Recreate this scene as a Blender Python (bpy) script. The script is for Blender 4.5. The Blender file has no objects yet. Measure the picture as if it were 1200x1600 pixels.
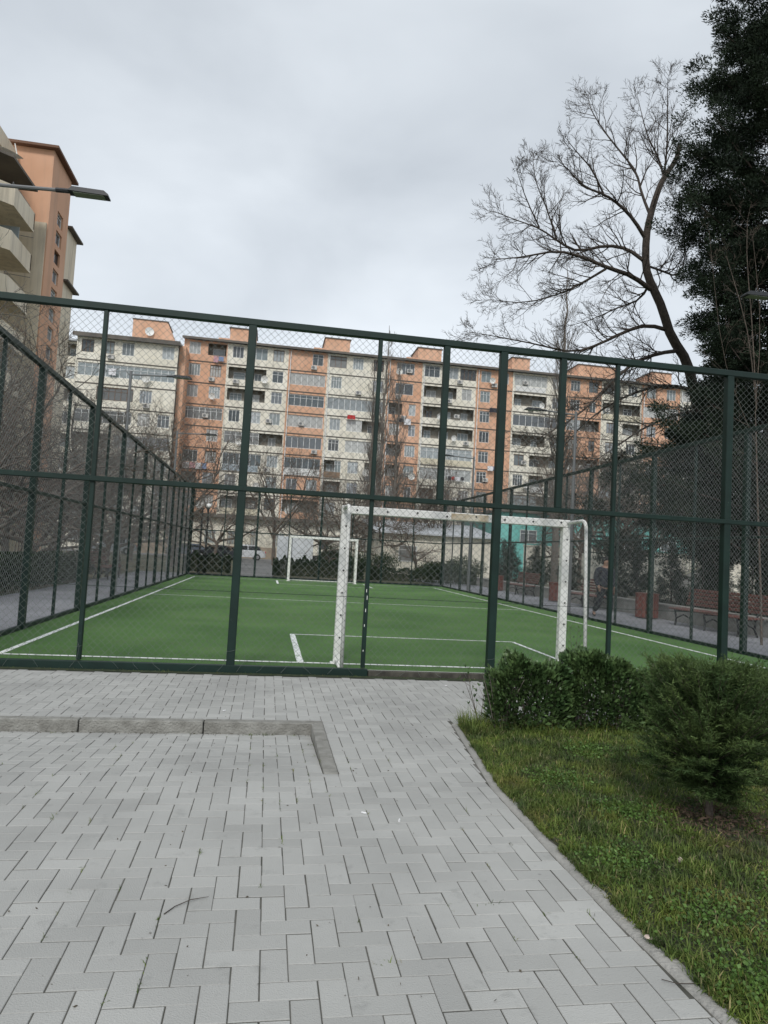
import bpy, bmesh, math, random
import numpy as np
from mathutils import Vector, Matrix, Euler
C = bpy.context.scene.collection
scene = bpy.context.scene
R = math.radians
# ------------------------------------------------------------------ camera
EYE = np.array([0, 0, 1.5])
FPX, PIT, ROL, YAW = 1086.03, .060396, .055532, .162891
Fw = np.array([math.sin(YAW)*math.cos(PIT), math.cos(YAW)*math.cos(PIT), math.sin(PIT)])
Rt0 = np.array([math.cos(YAW), -math.sin(YAW), 0]); Up0 = np.cross(Rt0, Fw)
Rt = math.cos(ROL)*Rt0 + math.sin(ROL)*Up0; Up = -math.sin(ROL)*Rt0 + math.cos(ROL)*Up0
cam = bpy.data.cameras.new('camera'); co = bpy.data.objects.new('camera', cam); C.objects.link(co)
cam.sensor_fit = 'VERTICAL'; cam.sensor_height = 36; cam.lens = FPX/1600*36
cam.clip_start = .05; cam.clip_end = 3000
M = Matrix.Identity(4)
for i in range(3):
    M[i][0] = Rt[i]; M[i][1] = Up[i]; M[i][2] = -Fw[i]; M[i][3] = EYE[i]
co.matrix_world = M
scene.camera = co
scene.render.resolution_x = 768; scene.render.resolution_y = 1024
# ------------------------------------------------------------------ sky and sun (overcast)
SUN_EL, SUN_AZ = R(42), R(195)
W = bpy.data.worlds.new('World'); scene.world = W; W.use_nodes = True
nt = W.node_tree; nt.nodes.clear()
wo = nt.nodes.new('ShaderNodeOutputWorld'); bg = nt.nodes.new('ShaderNodeBackground'); bg.inputs[1].default_value = .1
sky = nt.nodes.new('ShaderNodeTexSky'); sky.sky_type = 'NISHITA'; sky.sun_disc = False
sky.sun_elevation = SUN_EL; sky.sun_rotation = SUN_AZ
tc = nt.nodes.new('ShaderNodeTexCoord'); mp = nt.nodes.new('ShaderNodeMapping'); mp.inputs['Scale'].default_value = (1, 1, 2.2)
mp.inputs['Rotation'].default_value = (0, 0, .4)
nz = nt.nodes.new('ShaderNodeTexNoise'); nz.inputs['Scale'].default_value = 1.9; nz.inputs['Detail'].default_value = 5; nz.inputs['Roughness'].default_value = .5
nz.inputs['Distortion'].default_value = .3
cr = nt.nodes.new('ShaderNodeValToRGB')
cr.color_ramp.elements[0].position = .33; cr.color_ramp.elements[0].color = (4.8, 5.2, 5.65, 1)
cr.color_ramp.elements[1].position = .66; cr.color_ramp.elements[1].color = (6.7, 7.15, 7.6, 1)
sep = nt.nodes.new('ShaderNodeSeparateXYZ')
hz = nt.nodes.new('ShaderNodeMapRange'); hz.inputs[1].default_value = 0; hz.inputs[2].default_value = .75; hz.inputs[3].default_value = 1.12; hz.inputs[4].default_value = .9
mul = nt.nodes.new('ShaderNodeVectorMath'); mul.operation = 'SCALE'
mx = nt.nodes.new('ShaderNodeMix'); mx.data_type = 'RGBA'; mx.inputs[0].default_value = .93
L = nt.links.new
L(tc.outputs['Generated'], mp.inputs[0]); L(mp.outputs[0], nz.inputs['Vector']); L(nz.outputs[0], cr.inputs[0])
L(tc.outputs['Generated'], sep.inputs[0]); L(sep.outputs[2], hz.inputs[0]); L(cr.outputs[0], mul.inputs[0]); L(hz.outputs[0], mul.inputs['Scale'])
L(sky.outputs[0], mx.inputs[6]); L(mul.outputs[0], mx.inputs[7]); L(mx.outputs[2], bg.inputs[0]); L(bg.outputs[0], wo.inputs[0])
sl = bpy.data.lights.new('sun', 'SUN'); sl.energy = 1.5; sl.angle = R(12); sl.color = (1, .97, .93)
so = bpy.data.objects.new('sun', sl); C.objects.link(so)
so.rotation_euler = (R(90)-SUN_EL, 0, -SUN_AZ + R(180))
sd = Vector((math.sin(SUN_AZ)*math.cos(SUN_EL), math.cos(SUN_AZ)*math.cos(SUN_EL), math.sin(SUN_EL)))
so.rotation_euler = sd.to_track_quat('Z', 'Y').to_euler()
vs = scene.view_settings; vs.view_transform = 'Standard'; vs.look = 'None'; vs.exposure = .38; vs.gamma = 1; vs.use_curve_mapping = False
scene.render.engine = 'CYCLES'

# ------------------------------------------------------------------ point helpers (photo pixels 1200x1600 -> real points)
def ray(x, y): return Fw + Rt*(x-600)/FPX - Up*(y-800)/FPX
def atY(x, y, Y):
    d = ray(x, y); return EYE + d*(Y/d[1])
def atX(x, y, X):
    d = ray(x, y); return EYE + d*(X/d[0])
def atZ(x, y, Z=0.):
    d = ray(x, y); return EYE + d*((Z-1.5)/d[2])
# ------------------------------------------------------------------ materials
def mat(name, col, rough=.8, col2=None, scale=3., detail=4, bump=0., bscale=None, metal=0., island=None, spec=.5, ramp=(.35, .65), objrand=None, trans=None, streak=0):
    m = bpy.data.materials.new(name); m.use_nodes = True; t = m.node_tree; n = t.nodes; l = t.links.new
    p = n['Principled BSDF']; p.inputs['Roughness'].default_value = rough; p.inputs['Metallic'].default_value = metal
    p.inputs['Specular IOR Level'].default_value = spec
    col = tuple(col)+(1,); cur = None
    co_ = n.new('ShaderNodeTexCoord')
    if col2 is not None:
        a = n.new('ShaderNodeTexNoise'); a.inputs['Scale'].default_value = scale; a.inputs['Detail'].default_value = detail
        r = n.new('ShaderNodeValToRGB'); r.color_ramp.elements[0].position = ramp[0]; r.color_ramp.elements[1].position = ramp[1]
        r.color_ramp.elements[0].color = col; r.color_ramp.elements[1].color = tuple(col2)+(1,)
        l(co_.outputs['Object'], a.inputs['Vector']); l(a.outputs[0], r.inputs[0]); cur = r.outputs[0]
    if island is not None:     # per-leaf / per-stone variation of value
        g = n.new('ShaderNodeNewGeometry'); mr = n.new('ShaderNodeMapRange'); mr.inputs[3].default_value = island[0]; mr.inputs[4].default_value = island[1]
        l(g.outputs['Random Per Island'], mr.inputs[0])
        v = n.new('ShaderNodeVectorMath'); v.operation = 'SCALE'
        if cur is None: v.inputs[0].default_value = col[:3]
        else: l(cur, v.inputs[0])
        l(mr.outputs[0], v.inputs['Scale']); cur = v.outputs[0]
    if objrand is not None:
        o = n.new('ShaderNodeObjectInfo'); r = n.new('ShaderNodeValToRGB'); r.color_ramp.interpolation = 'LINEAR'
        els = r.color_ramp.elements
        for i, c in enumerate(objrand):
            e = els[i] if i < 2 else els.new(1)
            e.position = i/(len(objrand)-1); e.color = tuple(c)+(1,)
        l(o.outputs['Random'], r.inputs[0]); cur = r.outputs[0]
    if streak:      # rain streaks and grime running down a wall
        mpn = n.new('ShaderNodeMapping'); mpn.inputs['Scale'].default_value = (1.6, 1.6, .12); sn = n.new('ShaderNodeTexNoise'); sn.inputs['Scale'].default_value = 1.5; sn.inputs['Detail'].default_value = 8; sn.inputs['Roughness'].default_value = .65
        l(co_.outputs['Object'], mpn.inputs[0]); l(mpn.outputs[0], sn.inputs['Vector']); sr_ = n.new('ShaderNodeMapRange'); sr_.inputs[1].default_value = .48; sr_.inputs[2].default_value = .75; sr_.inputs[3].default_value = 0; sr_.inputs[4].default_value = streak; l(sn.outputs[0], sr_.inputs[0])
        sx = n.new('ShaderNodeMix'); sx.data_type = 'RGBA'; l(sr_.outputs[0], sx.inputs[0]); l(cur, sx.inputs[6]); sx.inputs[7].default_value = (.22, .19, .16, 1); cur = sx.outputs[2]
    if cur is None: p.inputs['Base Color'].default_value = col
    else: l(cur, p.inputs['Base Color'])
    if bump:
        b = n.new('ShaderNodeTexNoise'); b.inputs['Scale'].default_value = bscale or scale*6; b.inputs['Detail'].default_value = 5
        k = n.new('ShaderNodeBump'); k.inputs['Strength'].default_value = bump; k.inputs['Distance'].default_value = .02
        l(co_.outputs['Object'], b.inputs['Vector']); l(b.outputs[0], k.inputs['Height']); l(k.outputs[0], p.inputs['Normal'])
    if trans:
        tr = n.new('ShaderNodeBsdfTranslucent'); ms = n.new('ShaderNodeMixShader'); ms.inputs[0].default_value = trans
        if cur is None: tr.inputs[0].default_value = col
        else: l(cur, tr.inputs[0])
        l(p.outputs[0], ms.inputs[1]); l(tr.outputs[0], ms.inputs[2]); l(ms.outputs[0], n['Material Output'].inputs[0])
    return m
def paver_mat():
    m = mat('concrete_pavers', (.345, .345, .33), .9, (.43, .43, .41), 1.1, 6, bump=.35, bscale=160, island=(.90, 1.07), spec=.25)
    t = m.node_tree; n = t.nodes; l = t.links.new; p = n['Principled BSDF']
    src = p.inputs['Base Color'].links[0].from_socket
    # pale specks, gum and dirt stains
    def layer(src, scale, lo, hi, colr, kind='VORONOI', fac=1.):
        tc_ = n.new('ShaderNodeTexCoord')
        if kind == 'VORONOI':
            a = n.new('ShaderNodeTexVoronoi'); a.inputs['Scale'].default_value = scale; out = a.outputs['Distance']
        else:
            a = n.new('ShaderNodeTexNoise'); a.inputs['Scale'].default_value = scale; a.inputs['Detail'].default_value = 7; a.inputs['Roughness'].default_value = .7; out = a.outputs[0]
        l(tc_.outputs['Object'], a.inputs['Vector'])
        r = n.new('ShaderNodeMapRange'); r.inputs[1].default_value = lo; r.inputs[2].default_value = hi; r.inputs[3].default_value = fac if kind == 'VORONOI' else 0; r.inputs[4].default_value = 0 if kind == 'VORONOI' else fac
        l(out, r.inputs[0])
        x = n.new('ShaderNodeMix'); x.data_type = 'RGBA'; l(r.outputs[0], x.inputs[0]); l(src, x.inputs[6]); x.inputs[7].default_value = colr+(1,)
        return x.outputs[2]
    s = layer(src, 60, .03, .10, (.58, .58, .56), fac=.55)
    s = layer(s, 1.9, .012, .03, (.13, .13, .125), fac=.75)
    s = layer(s, 6, .58, .75, (.20, .205, .195), 'N', .55)
    s = layer(s, 14, .66, .74, (.55, .55, .54), 'N', .4)
    s = layer(s, .55, .5, .75, (.25, .25, .235), 'N', .5)
    s = layer(s, .9, .02, .045, (.2, .2, .19), fac=.6)
    s = layer(s, 25, .6, .8, (.2, .2, .19), 'N', .45)
    l(s, p.inputs['Base Color'])
    return m
def brick_floor_mat(name, c1, c2, mort):
    m = mat(name, c1, .9, spec=.2); t = m.node_tree; n = t.nodes; l = t.links.new
    b = n.new('ShaderNodeTexBrick'); tc_ = n.new('ShaderNodeTexCoord')
    b.inputs['Color1'].default_value = c1+(1,); b.inputs['Color2'].default_value = c2+(1,); b.inputs['Mortar'].default_value = mort+(1,)
    b.inputs['Scale'].default_value = 1; b.inputs['Brick Width'].default_value = .2; b.inputs['Row Height'].default_value = .1; b.inputs['Mortar Size'].default_value = .004
    l(tc_.outputs['Object'], b.inputs['Vector'])
    a = n.new('ShaderNodeTexNoise'); a.inputs['Scale'].default_value = .8; a.inputs['Detail'].default_value = 6; l(tc_.outputs['Object'], a.inputs['Vector'])
    r = n.new('ShaderNodeMapRange'); r.inputs[1].default_value = .3; r.inputs[2].default_value = .7; r.inputs[3].default_value = .8; r.inputs[4].default_value = 1.12; l(a.outputs[0], r.inputs[0])
    v = n.new('ShaderNodeVectorMath'); v.operation = 'SCALE'; l(b.outputs[0], v.inputs[0]); l(r.outputs[0], v.inputs['Scale']); l(v.outputs[0], n['Principled BSDF'].inputs['Base Color'])
    return m
m_paver = paver_mat()
m_bed = mat('joint_sand', (.13, .125, .11), 1, (.05, .05, .04), 4, 8)
m_kerb = mat('kerb_concrete', (.20, .195, .175), .95, (.30, .295, .27), 9, 9, bump=.9, bscale=60)
m_haunch = mat('edging_concrete', (.27, .265, .245), .95, (.36, .35, .325), 5, 6, bump=.6, bscale=60)
m_soil = mat('soil', (.03, .042, .018), 1, (.06, .062, .03), 6, bump=.8, bscale=50)
m_ground = mat('park_ground', (.06, .075, .035), 1, (.15, .125, .085), .5, 8)
m_asph = mat('asphalt', (.13, .13, .13), .9, (.19, .19, .185), .4, 8)
m_turf = mat('artificial_turf', (.08, .168, .05), .85, (.118, .225, .072), .45, 10, bump=1., bscale=110, spec=.2)
def turf_layers(m):
    t = m.node_tree; n = t.nodes; l = t.links.new; p = n['Principled BSDF']; src = p.inputs['Base Color'].links[0].from_socket; c_ = n.new('ShaderNodeTexCoord')
    a = n.new('ShaderNodeTexNoise'); a.inputs['Scale'].default_value = 42; a.inputs['Detail'].default_value = 4; l(c_.outputs['Object'], a.inputs['Vector'])
    r = n.new('ShaderNodeMapRange'); r.inputs[1].default_value = .3; r.inputs[2].default_value = .7; r.inputs[3].default_value = .74; r.inputs[4].default_value = 1.28; l(a.outputs[0], r.inputs[0])
    sp = n.new('ShaderNodeSeparateXYZ'); l(c_.outputs['Object'], sp.inputs[0]); mm = n.new('ShaderNodeMath'); mm.operation = 'PINGPONG'; l(sp.outputs[1], mm.inputs[0]); mm.inputs[1].default_value = 4.0
    st = n.new('ShaderNodeMapRange'); st.inputs[1].default_value = 1.9; st.inputs[2].default_value = 2.1; st.inputs[3].default_value = .95; st.inputs[4].default_value = 1.06; l(mm.outputs[0], st.inputs[0])
    m1 = n.new('ShaderNodeMath'); m1.operation = 'MULTIPLY'; l(r.outputs[0], m1.inputs[0]); l(st.outputs[0], m1.inputs[1])
    v = n.new('ShaderNodeVectorMath'); v.operation = 'SCALE'; l(src, v.inputs[0]); l(m1.outputs[0], v.inputs['Scale'])
    w = n.new('ShaderNodeTexNoise'); w.inputs['Scale'].default_value = .9; w.inputs['Detail'].default_value = 9; w.inputs['Roughness'].default_value = .7; l(c_.outputs['Object'], w.inputs['Vector'])
    wr = n.new('ShaderNodeMapRange'); wr.inputs[1].default_value = .54; wr.inputs[2].default_value = .76; wr.inputs[3].default_value = 0; wr.inputs[4].default_value = .55; l(w.outputs[0], wr.inputs[0])
    x = n.new('ShaderNodeMix'); x.data_type = 'RGBA'; l(wr.outputs[0], x.inputs[0]); l(v.outputs[0], x.inputs[6]); x.inputs[7].default_value = (.13, .17, .085, 1); l(x.outputs[2], p.inputs['Base Color'])
turf_layers(m_turf)
def scuffs(m):
    t = m.node_tree; n = t.nodes; l = t.links.new; p = n['Principled BSDF']; src = p.inputs['Base Color'].links[0].from_socket; c_ = n.new('ShaderNodeTexCoord')
    for sc, lo, hi, col_, f_ in ((14, .66, .74, (.10, .14, .12), .7), (5, .68, .76, (.09, .045, .025), .7)):
        a = n.new('ShaderNodeTexNoise'); a.inputs['Scale'].default_value = sc; a.inputs['Detail'].default_value = 8; a.inputs['Roughness'].default_value = .7; l(c_.outputs['Object'], a.inputs['Vector'])
        r = n.new('ShaderNodeMapRange'); r.inputs[1].default_value = lo; r.inputs[2].default_value = hi; r.inputs[3].default_value = 0; r.inputs[4].default_value = f_; l(a.outputs[0], r.inputs[0])
        x = n.new('ShaderNodeMix'); x.data_type = 'RGBA'; l(r.outputs[0], x.inputs[0]); l(src, x.inputs[6]); x.inputs[7].default_value = col_+(1,); src = x.outputs[2]
    l(src, p.inputs['Base Color'])
m_line = mat('line_white', (.40, .47, .38), .8, (.78, .8, .78), 9, 8, ramp=(.34, .5), spec=.2)
m_walk = brick_floor_mat('walkway_pavers', (.30, .305, .33), (.26, .265, .285), (.10, .10, .10))
m_green = mat('green_painted_steel', (.004, .0165, .0125), .5, (.0065, .024, .018), 5, 6, spec=.35)
scuffs(m_green)
m_wire = mat('galvanised_wire', (.18, .20, .185), .6, (.11, .13, .12), 9, spec=.4)
m_wire2 = mat('side_wire', (.36, .37, .38), .6, (.26, .27, .275), 9, spec=.4)
m_white = mat('white_paint_worn', (.66, .66, .62), .55, (.78, .78, .75), 7, 6, ramp=(.3, .5))
m_rust = mat('rusty_paint', (.35, .25, .13), .7, (.62, .58, .48), 9)
m_hole = mat('bolt_black', (.01, .01, .01), .7)
m_lampg = mat('lamp_grey', (.16, .165, .17), .5)
m_lampd = mat('lamp_dark', (.02, .022, .025), .45)
m_lens = mat('lamp_lens', (.22, .25, .18), .3)
m_globe = mat('lamp_globe', (.8, .8, .78), .3)
m_black = mat('black_iron', (.012, .012, .013), .5)
m_bark = mat('bark_dark', (.045, .036, .030), .95, (.085, .068, .055), 12, bump=.8)
m_barkg = mat('bark_grey', (.12, .103, .088), .95, (.20, .175, .15), 10, bump=.6)
m_barkb = mat('bark_brown', (.085, .066, .053), .95, (.15, .118, .095), 10, bump=.6)
m_con = mat('cypress_foliage', (.010, .018, .011), .75, (.026, .040, .022), 1.2, 3, island=(.5, 1.6), spec=.2)
m_shrub = mat('shrub_spray', (.032, .062, .019), .7, (.092, .135, .042), 3.5, 3, island=(.55, 1.6), spec=.25, trans=.15)
m_hedge = mat('hedge_leaf', (.038, .074, .026), .36, (.085, .135, .048), 5, 3, island=(.5, 1.8), spec=.4, trans=.1)
m_hedge2 = mat('far_hedge_leaf', (.012, .026, .010), .8, (.026, .045, .017), 3, 3, island=(.5, 1.7), spec=.15)
m_pine = mat('young_pine_needles', (.010, .021, .012), .8, (.022, .038, .020), 3, 3, island=(.5, 1.6), spec=.15)
m_cream = mat('cream_render', (.69, .65, .545), .9, (.81, .775, .675), .35, 8, streak=.45)
m_orange = mat('orange_render', (.60, .345, .22), .9, (.69, .42, .285), .3, 8, streak=.35)
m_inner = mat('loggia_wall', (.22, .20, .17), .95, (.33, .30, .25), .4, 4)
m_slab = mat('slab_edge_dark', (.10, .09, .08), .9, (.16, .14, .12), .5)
m_roofm = mat('sheet_roof', (.38, .40, .42), .6, (.52, .54, .56), .3)
m_frame = mat('window_frame_white', (.72, .73, .72), .5)
m_glass = mat('window_glass', (.1, .1, .1), .12, objrand=[(.035, .04, .045), (.10, .12, .13), (.40, .43, .44), (.16, .2, .21), (.5, .5, .48), (.05, .055, .06), (.3, .33, .36)])
m_frame_b = mat('window_frame_brown', (.16, .09, .05), .6)
m_enc = [mat('enclosure_'+n_, c, .8) for n_, c in (('white', (.66, .66, .64)), ('blue_grey', (.36, .42, .46)), ('brown', (.22, .15, .10)), ('cream', (.6, .55, .42)))]
m_ac = mat('ac_unit', (.5, .49, .46), .6)
m_turq = mat('turquoise_panel', (.15, .50, .46), .6, (.20, .58, .53), .6)
m_wood = mat('bench_redwood', (.10, .035, .025), .6, (.16, .06, .045), 8)
m_iron = mat('cast_iron', (.012, .012, .014), .6)
m_redpot = mat('red_planter', (.12, .03, .02), .7, (.17, .05, .035), 6)
m_rail = mat('cream_railing', (.45, .43, .33), .7)
m_cont = mat('container_metal', (.76, .80, .84), .5, (.82, .86, .89), 1)
m_tyre = mat('tyre', (.012, .012, .012), .9)
m_rim = mat('rim', (.4, .4, .41), .35, metal=.6)
m_carglass = mat('car_glass', (.012, .015, .018), .08)
m_taill = mat('tail_lamp', (.45, .02, .03), .3)
m_headl = mat('head_lamp', (.6, .6, .6), .2)
m_stonem = mat('pink_stone', (.48, .38, .32), .9, (.6, .5, .44), 30)
m_dry = mat('dry_twig', (.09, .06, .04), .9)
m_litter = mat('paper_litter', (.7, .7, .7), .9)

def grass_mat():
    m = mat('grass_blades', (.05, .085, .018), .7, spec=.25); t = m.node_tree; n = t.nodes; l = t.links.new; p = n['Principled BSDF']
    g = n.new('ShaderNodeNewGeometry'); r = n.new('ShaderNodeValToRGB'); els = r.color_ramp.elements
    cols = [(0, (.05, .086, .02)), (.35, (.095, .145, .036)), (.72, (.15, .20, .058)), (.88, (.12, .15, .05)), (.94, (.22, .195, .10)), (1, (.34, .30, .18))]
    for i, (q, c) in enumerate(cols):
        e = els[i] if i < 2 else els.new(q)
        e.position = q; e.color = c+(1,)
    l(g.outputs['Random Per Island'], r.inputs[0])
    tc_ = n.new('ShaderNodeTexCoord'); a = n.new('ShaderNodeTexNoise'); a.inputs['Scale'].default_value = 1.6; a.inputs['Detail'].default_value = 3; l(tc_.outputs['Object'], a.inputs['Vector'])
    q = n.new('ShaderNodeMapRange'); q.inputs[1].default_value = .56; q.inputs[2].default_value = .72; q.inputs[3].default_value = 0; q.inputs[4].default_value = .6; l(a.outputs[0], q.inputs[0])
    x = n.new('ShaderNodeMix'); x.data_type = 'RGBA'; l(q.outputs[0], x.inputs[0]); l(r.outputs[0], x.inputs[6]); x.inputs[7].default_value = (.13, .10, .05, 1)
    l(x.outputs[2], p.inputs['Base Color'])
    a2 = n.new('ShaderNodeTexNoise'); a2.inputs['Scale'].default_value = 4.5; a2.inputs['Detail'].default_value = 3; l(tc_.outputs['Object'], a2.inputs['Vector'])
    q2 = n.new('ShaderNodeValToRGB'); q2.color_ramp.elements[0].position = .36; q2.color_ramp.elements[0].color = (.62, .68, .72, 1); q2.color_ramp.elements[1].position = .64; q2.color_ramp.elements[1].color = (1.35, 1.3, .95, 1); l(a2.outputs[0], q2.inputs[0])
    x2 = n.new('ShaderNodeVectorMath'); x2.operation = 'MULTIPLY'; l(x.outputs[2], x2.inputs[0]); l(q2.outputs[0], x2.inputs[1]); l(x2.outputs[0], p.inputs['Base Color'])
    tr = n.new('ShaderNodeBsdfTranslucent'); ms = n.new('ShaderNodeMixShader'); ms.inputs[0].default_value = .22
    l(x2.outputs[0], tr.inputs[0]); l(p.outputs[0], ms.inputs[1]); l(tr.outputs[0], ms.inputs[2]); l(ms.outputs[0], n['Material Output'].inputs[0])
    return m
m_grass = grass_mat()
# ------------------------------------------------------------------ object helpers
def tag(o, label=None, cat=None, group=None, kind=None):
    if label: o['label'] = label
    if cat: o['category'] = cat
    if group: o['group'] = group
    if kind: o['kind'] = kind
    return o
def thing(name, label, cat, loc=(0, 0, 0), rz=0, group=None):
    o = bpy.data.objects.new(name, None); C.objects.link(o); o.location = loc; o.rotation_euler = (0, 0, rz); o.empty_display_size = .2
    return tag(o, label, cat, group)
def link(name, me, mats, parent=None, smooth=False):
    for m in (mats if isinstance(mats, (list, tuple)) else [mats]): me.materials.append(m)
    o = bpy.data.objects.new(name, me); C.objects.link(o)
    if parent: o.parent = parent
    if smooth: me.polygons.foreach_set('use_smooth', [True]*len(me.polygons))
    return o
def copy_tree(o, parent=None):
    c = o.copy(); C.objects.link(c)
    if parent: c.parent = parent
    for ch in list(o.children): copy_tree(ch, c)
    return c
def npmesh(name, V, F):
    V = np.asarray(V, dtype=np.float32); F = np.asarray(F, dtype=np.int32); k = F.shape[1]
    me = bpy.data.meshes.new(name); me.vertices.add(len(V)); me.vertices.foreach_set('co', V.ravel())
    me.loops.add(F.size); me.loops.foreach_set('vertex_index', F.ravel())
    me.polygons.add(len(F)); me.polygons.foreach_set('loop_start', np.arange(0, F.size, k, dtype=np.int32)); me.polygons.foreach_set('loop_total', np.full(len(F), k, dtype=np.int32))
    me.update(calc_edges=True); return me
class MB:
    def __init__(s): s.v = []; s.f = []; s.m = []
    def add(s, v, f, mi=0):
        b = len(s.v); s.v += [tuple(map(float, q)) for q in v]; s.f += [tuple(i+b for i in q) for q in f]; s.m += [mi]*len(f)
    def box(s, x0, x1, y0, y1, z0, z1, mi=0, xf=None):
        v = [(x, y, z) for z in (z0, z1) for y in (y0, y1) for x in (x0, x1)]
        if xf: v = [xf @ Vector(q) for q in v]
        s.add(v, [(0, 2, 3, 1), (4, 5, 7, 6), (0, 1, 5, 4), (2, 6, 7, 3), (0, 4, 6, 2), (1, 3, 7, 5)], mi)
    def cbox(s, x0, x1, y0, y1, z0, z1, c=.01, mi=0, xf=None):   # chamfered in plan and section
        bm = bmesh.new(); bmesh.ops.create_cube(bm, size=1)
        for v in bm.verts: v.co = Vector(((x0+x1)/2+v.co.x*(x1-x0), (y0+y1)/2+v.co.y*(y1-y0), (z0+z1)/2+v.co.z*(z1-z0)))
        bmesh.ops.bevel(bm, geom=bm.edges[:], offset=c, segments=1, affect='EDGES')
        if xf: bmesh.ops.transform(bm, matrix=xf, verts=bm.verts[:])
        bm.verts.index_update(); s.add([v.co for v in bm.verts], [[v.index for v in f.verts] for f in bm.faces], mi); bm.free()
    def tube(s, pts, r, n=6, mi=0, caps=True):
        P = [Vector(p) for p in pts]; m = len(P); rr = r if isinstance(r, (list, tuple)) else [r]*m
        t0 = (P[1]-P[0]).normalized(); a = t0.orthogonal().normalized(); vs_ = []
        for i, p in enumerate(P):
            t = ((P[min(i+1, m-1)]-P[max(i-1, 0)])).normalized()
            a = (a-t*a.dot(t)).normalized(); b = t.cross(a)
            for k in range(n):
                an = 2*math.pi*k/n; vs_.append(p+(a*math.cos(an)+b*math.sin(an))*rr[i])
        f = [(i*n+k, i*n+(k+1) % n, (i+1)*n+(k+1) % n, (i+1)*n+k) for i in range(m-1) for k in range(n)]
        if caps: f += [tuple(range(n))[::-1], tuple(range((m-1)*n, m*n))]
        s.add(vs_, f, mi)
    def disc(s, c, nrm, r, n=8, th=.01, mi=0):
        c = Vector(c); nrm = Vector(nrm).normalized(); s.tube([c, c+nrm*th], r, n, mi)
    def prism(s, prof, axis, a0, a1, mi=0):       # prof: 2D outline in the other two axes
        n = len(prof); vs_ = []
        for a in (a0, a1):
            for p in prof:
                vs_.append({'x': (a, p[0], p[1]), 'y': (p[0], a, p[1]), 'z': (p[0], p[1], a)}[axis])
        s.add(vs_, [tuple(range(n))[::-1], tuple(range(n, 2*n))]+[(i, (i+1) % n, n+(i+1) % n, n+i) for i in range(n)], mi)
    def build(s, name, mats, parent=None, smooth=False):
        me = bpy.data.meshes.new(name); me.from_pydata(s.v, [], s.f); me.polygons.foreach_set('material_index', s.m)
        bm = bmesh.new(); bm.from_mesh(me); bmesh.ops.recalc_face_normals(bm, faces=bm.faces[:]); bm.to_mesh(me); bm.free(); me.update()
        return link(name, me, mats, parent, smooth)
def struct(o, label=None): o['kind'] = 'structure'; return o

# ================================================================== GROUND
KX, KY, KE = .47, 6.12, 4.75            # kerb corner: inner X, front face Y, end Y
def zlow(x, y):
    if x < KX and y < KY+.05 and y > KE: return -.095*min(1, (y-KE)/(KY-KE))
    return 0.
def lawn_edge(y):
    pts = [(0, 1.62), (2.2, 1.60), (2.9, 1.56), (3.6, 1.555), (4.5, 1.56), (5.2, 1.64), (6.2, 1.75)]
    for (a, b), (c, d) in zip(pts, pts[1:]):
        if y <= c: return b+(d-b)*(y-a)/(c-a)
    return 1.75
LAWN_BACK = 6.2
# natural ground sheet, out to the horizon, with a lower patch under the near paving
g = MB()
g.add([(-900, 8.45, -.03), (900, 8.45, -.03), (900, 1500, -.03), (-900, 1500, -.03)], [(0, 1, 2, 3)])
g.add([(-900, -300, -.16), (900, -300, -.16), (900, 8.45, -.16), (-900, 8.45, -.16)], [(0, 1, 2, 3)])
struct(g.build('ground', m_ground))
rng = random.Random(5)
# herringbone paving, every block real
class Q:  v = []; f = []
def paver(x0, y0, x1, y1, zf):
    b = len(Q.v); j = .0022; c = .0022
    x0 += j; y0 += j; x1 -= j; y1 -= j
    dz = rng.gauss(0, .0006); tx = rng.gauss(0, .004); ty = rng.gauss(0, .004); mxx, myy = (x0+x1)/2, (y0+y1)/2
    jx, jy = rng.gauss(0, .0009), rng.gauss(0, .0009)
    def P(x, y, h): return (x+jx, y+jy, zf(x, y)+dz+(x-mxx)*tx+(y-myy)*ty-h)
    Q.v += [P(x0, y0, .03), P(x1, y0, .03), P(x1, y1, .03), P(x0, y1, .03), P(x0, y0, c), P(x1, y0, c), P(x1, y1, c), P(x0, y1, c),
            P(x0+c, y0+c, 0), P(x1-c, y0+c, 0), P(x1-c, y1-c, 0), P(x0+c, y1-c, 0)]
    Q.f += [(b+8, b+9, b+10, b+11)]+[(b+k+i, b+k+(i+1) % 4, b+k+4+(i+1) % 4, b+k+4+i) for k in (0, 4) for i in range(4)]
U_ = .1
def region(x, y, lo):
    if y > 8.34 or y < .4 or x < -6.5 or x > 8.5: return False
    if x > lawn_edge(y) and y < LAWN_BACK+.02: return False
    low = x < KX-.015 and y < KY-.01
    if KX-.0 < x < KX+.115 and KE+.02 < y < KY+.1: return False
    if x < KX+.115 and KY < y < KY+.12: return False
    return True
OX, OY = .07, .02
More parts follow.
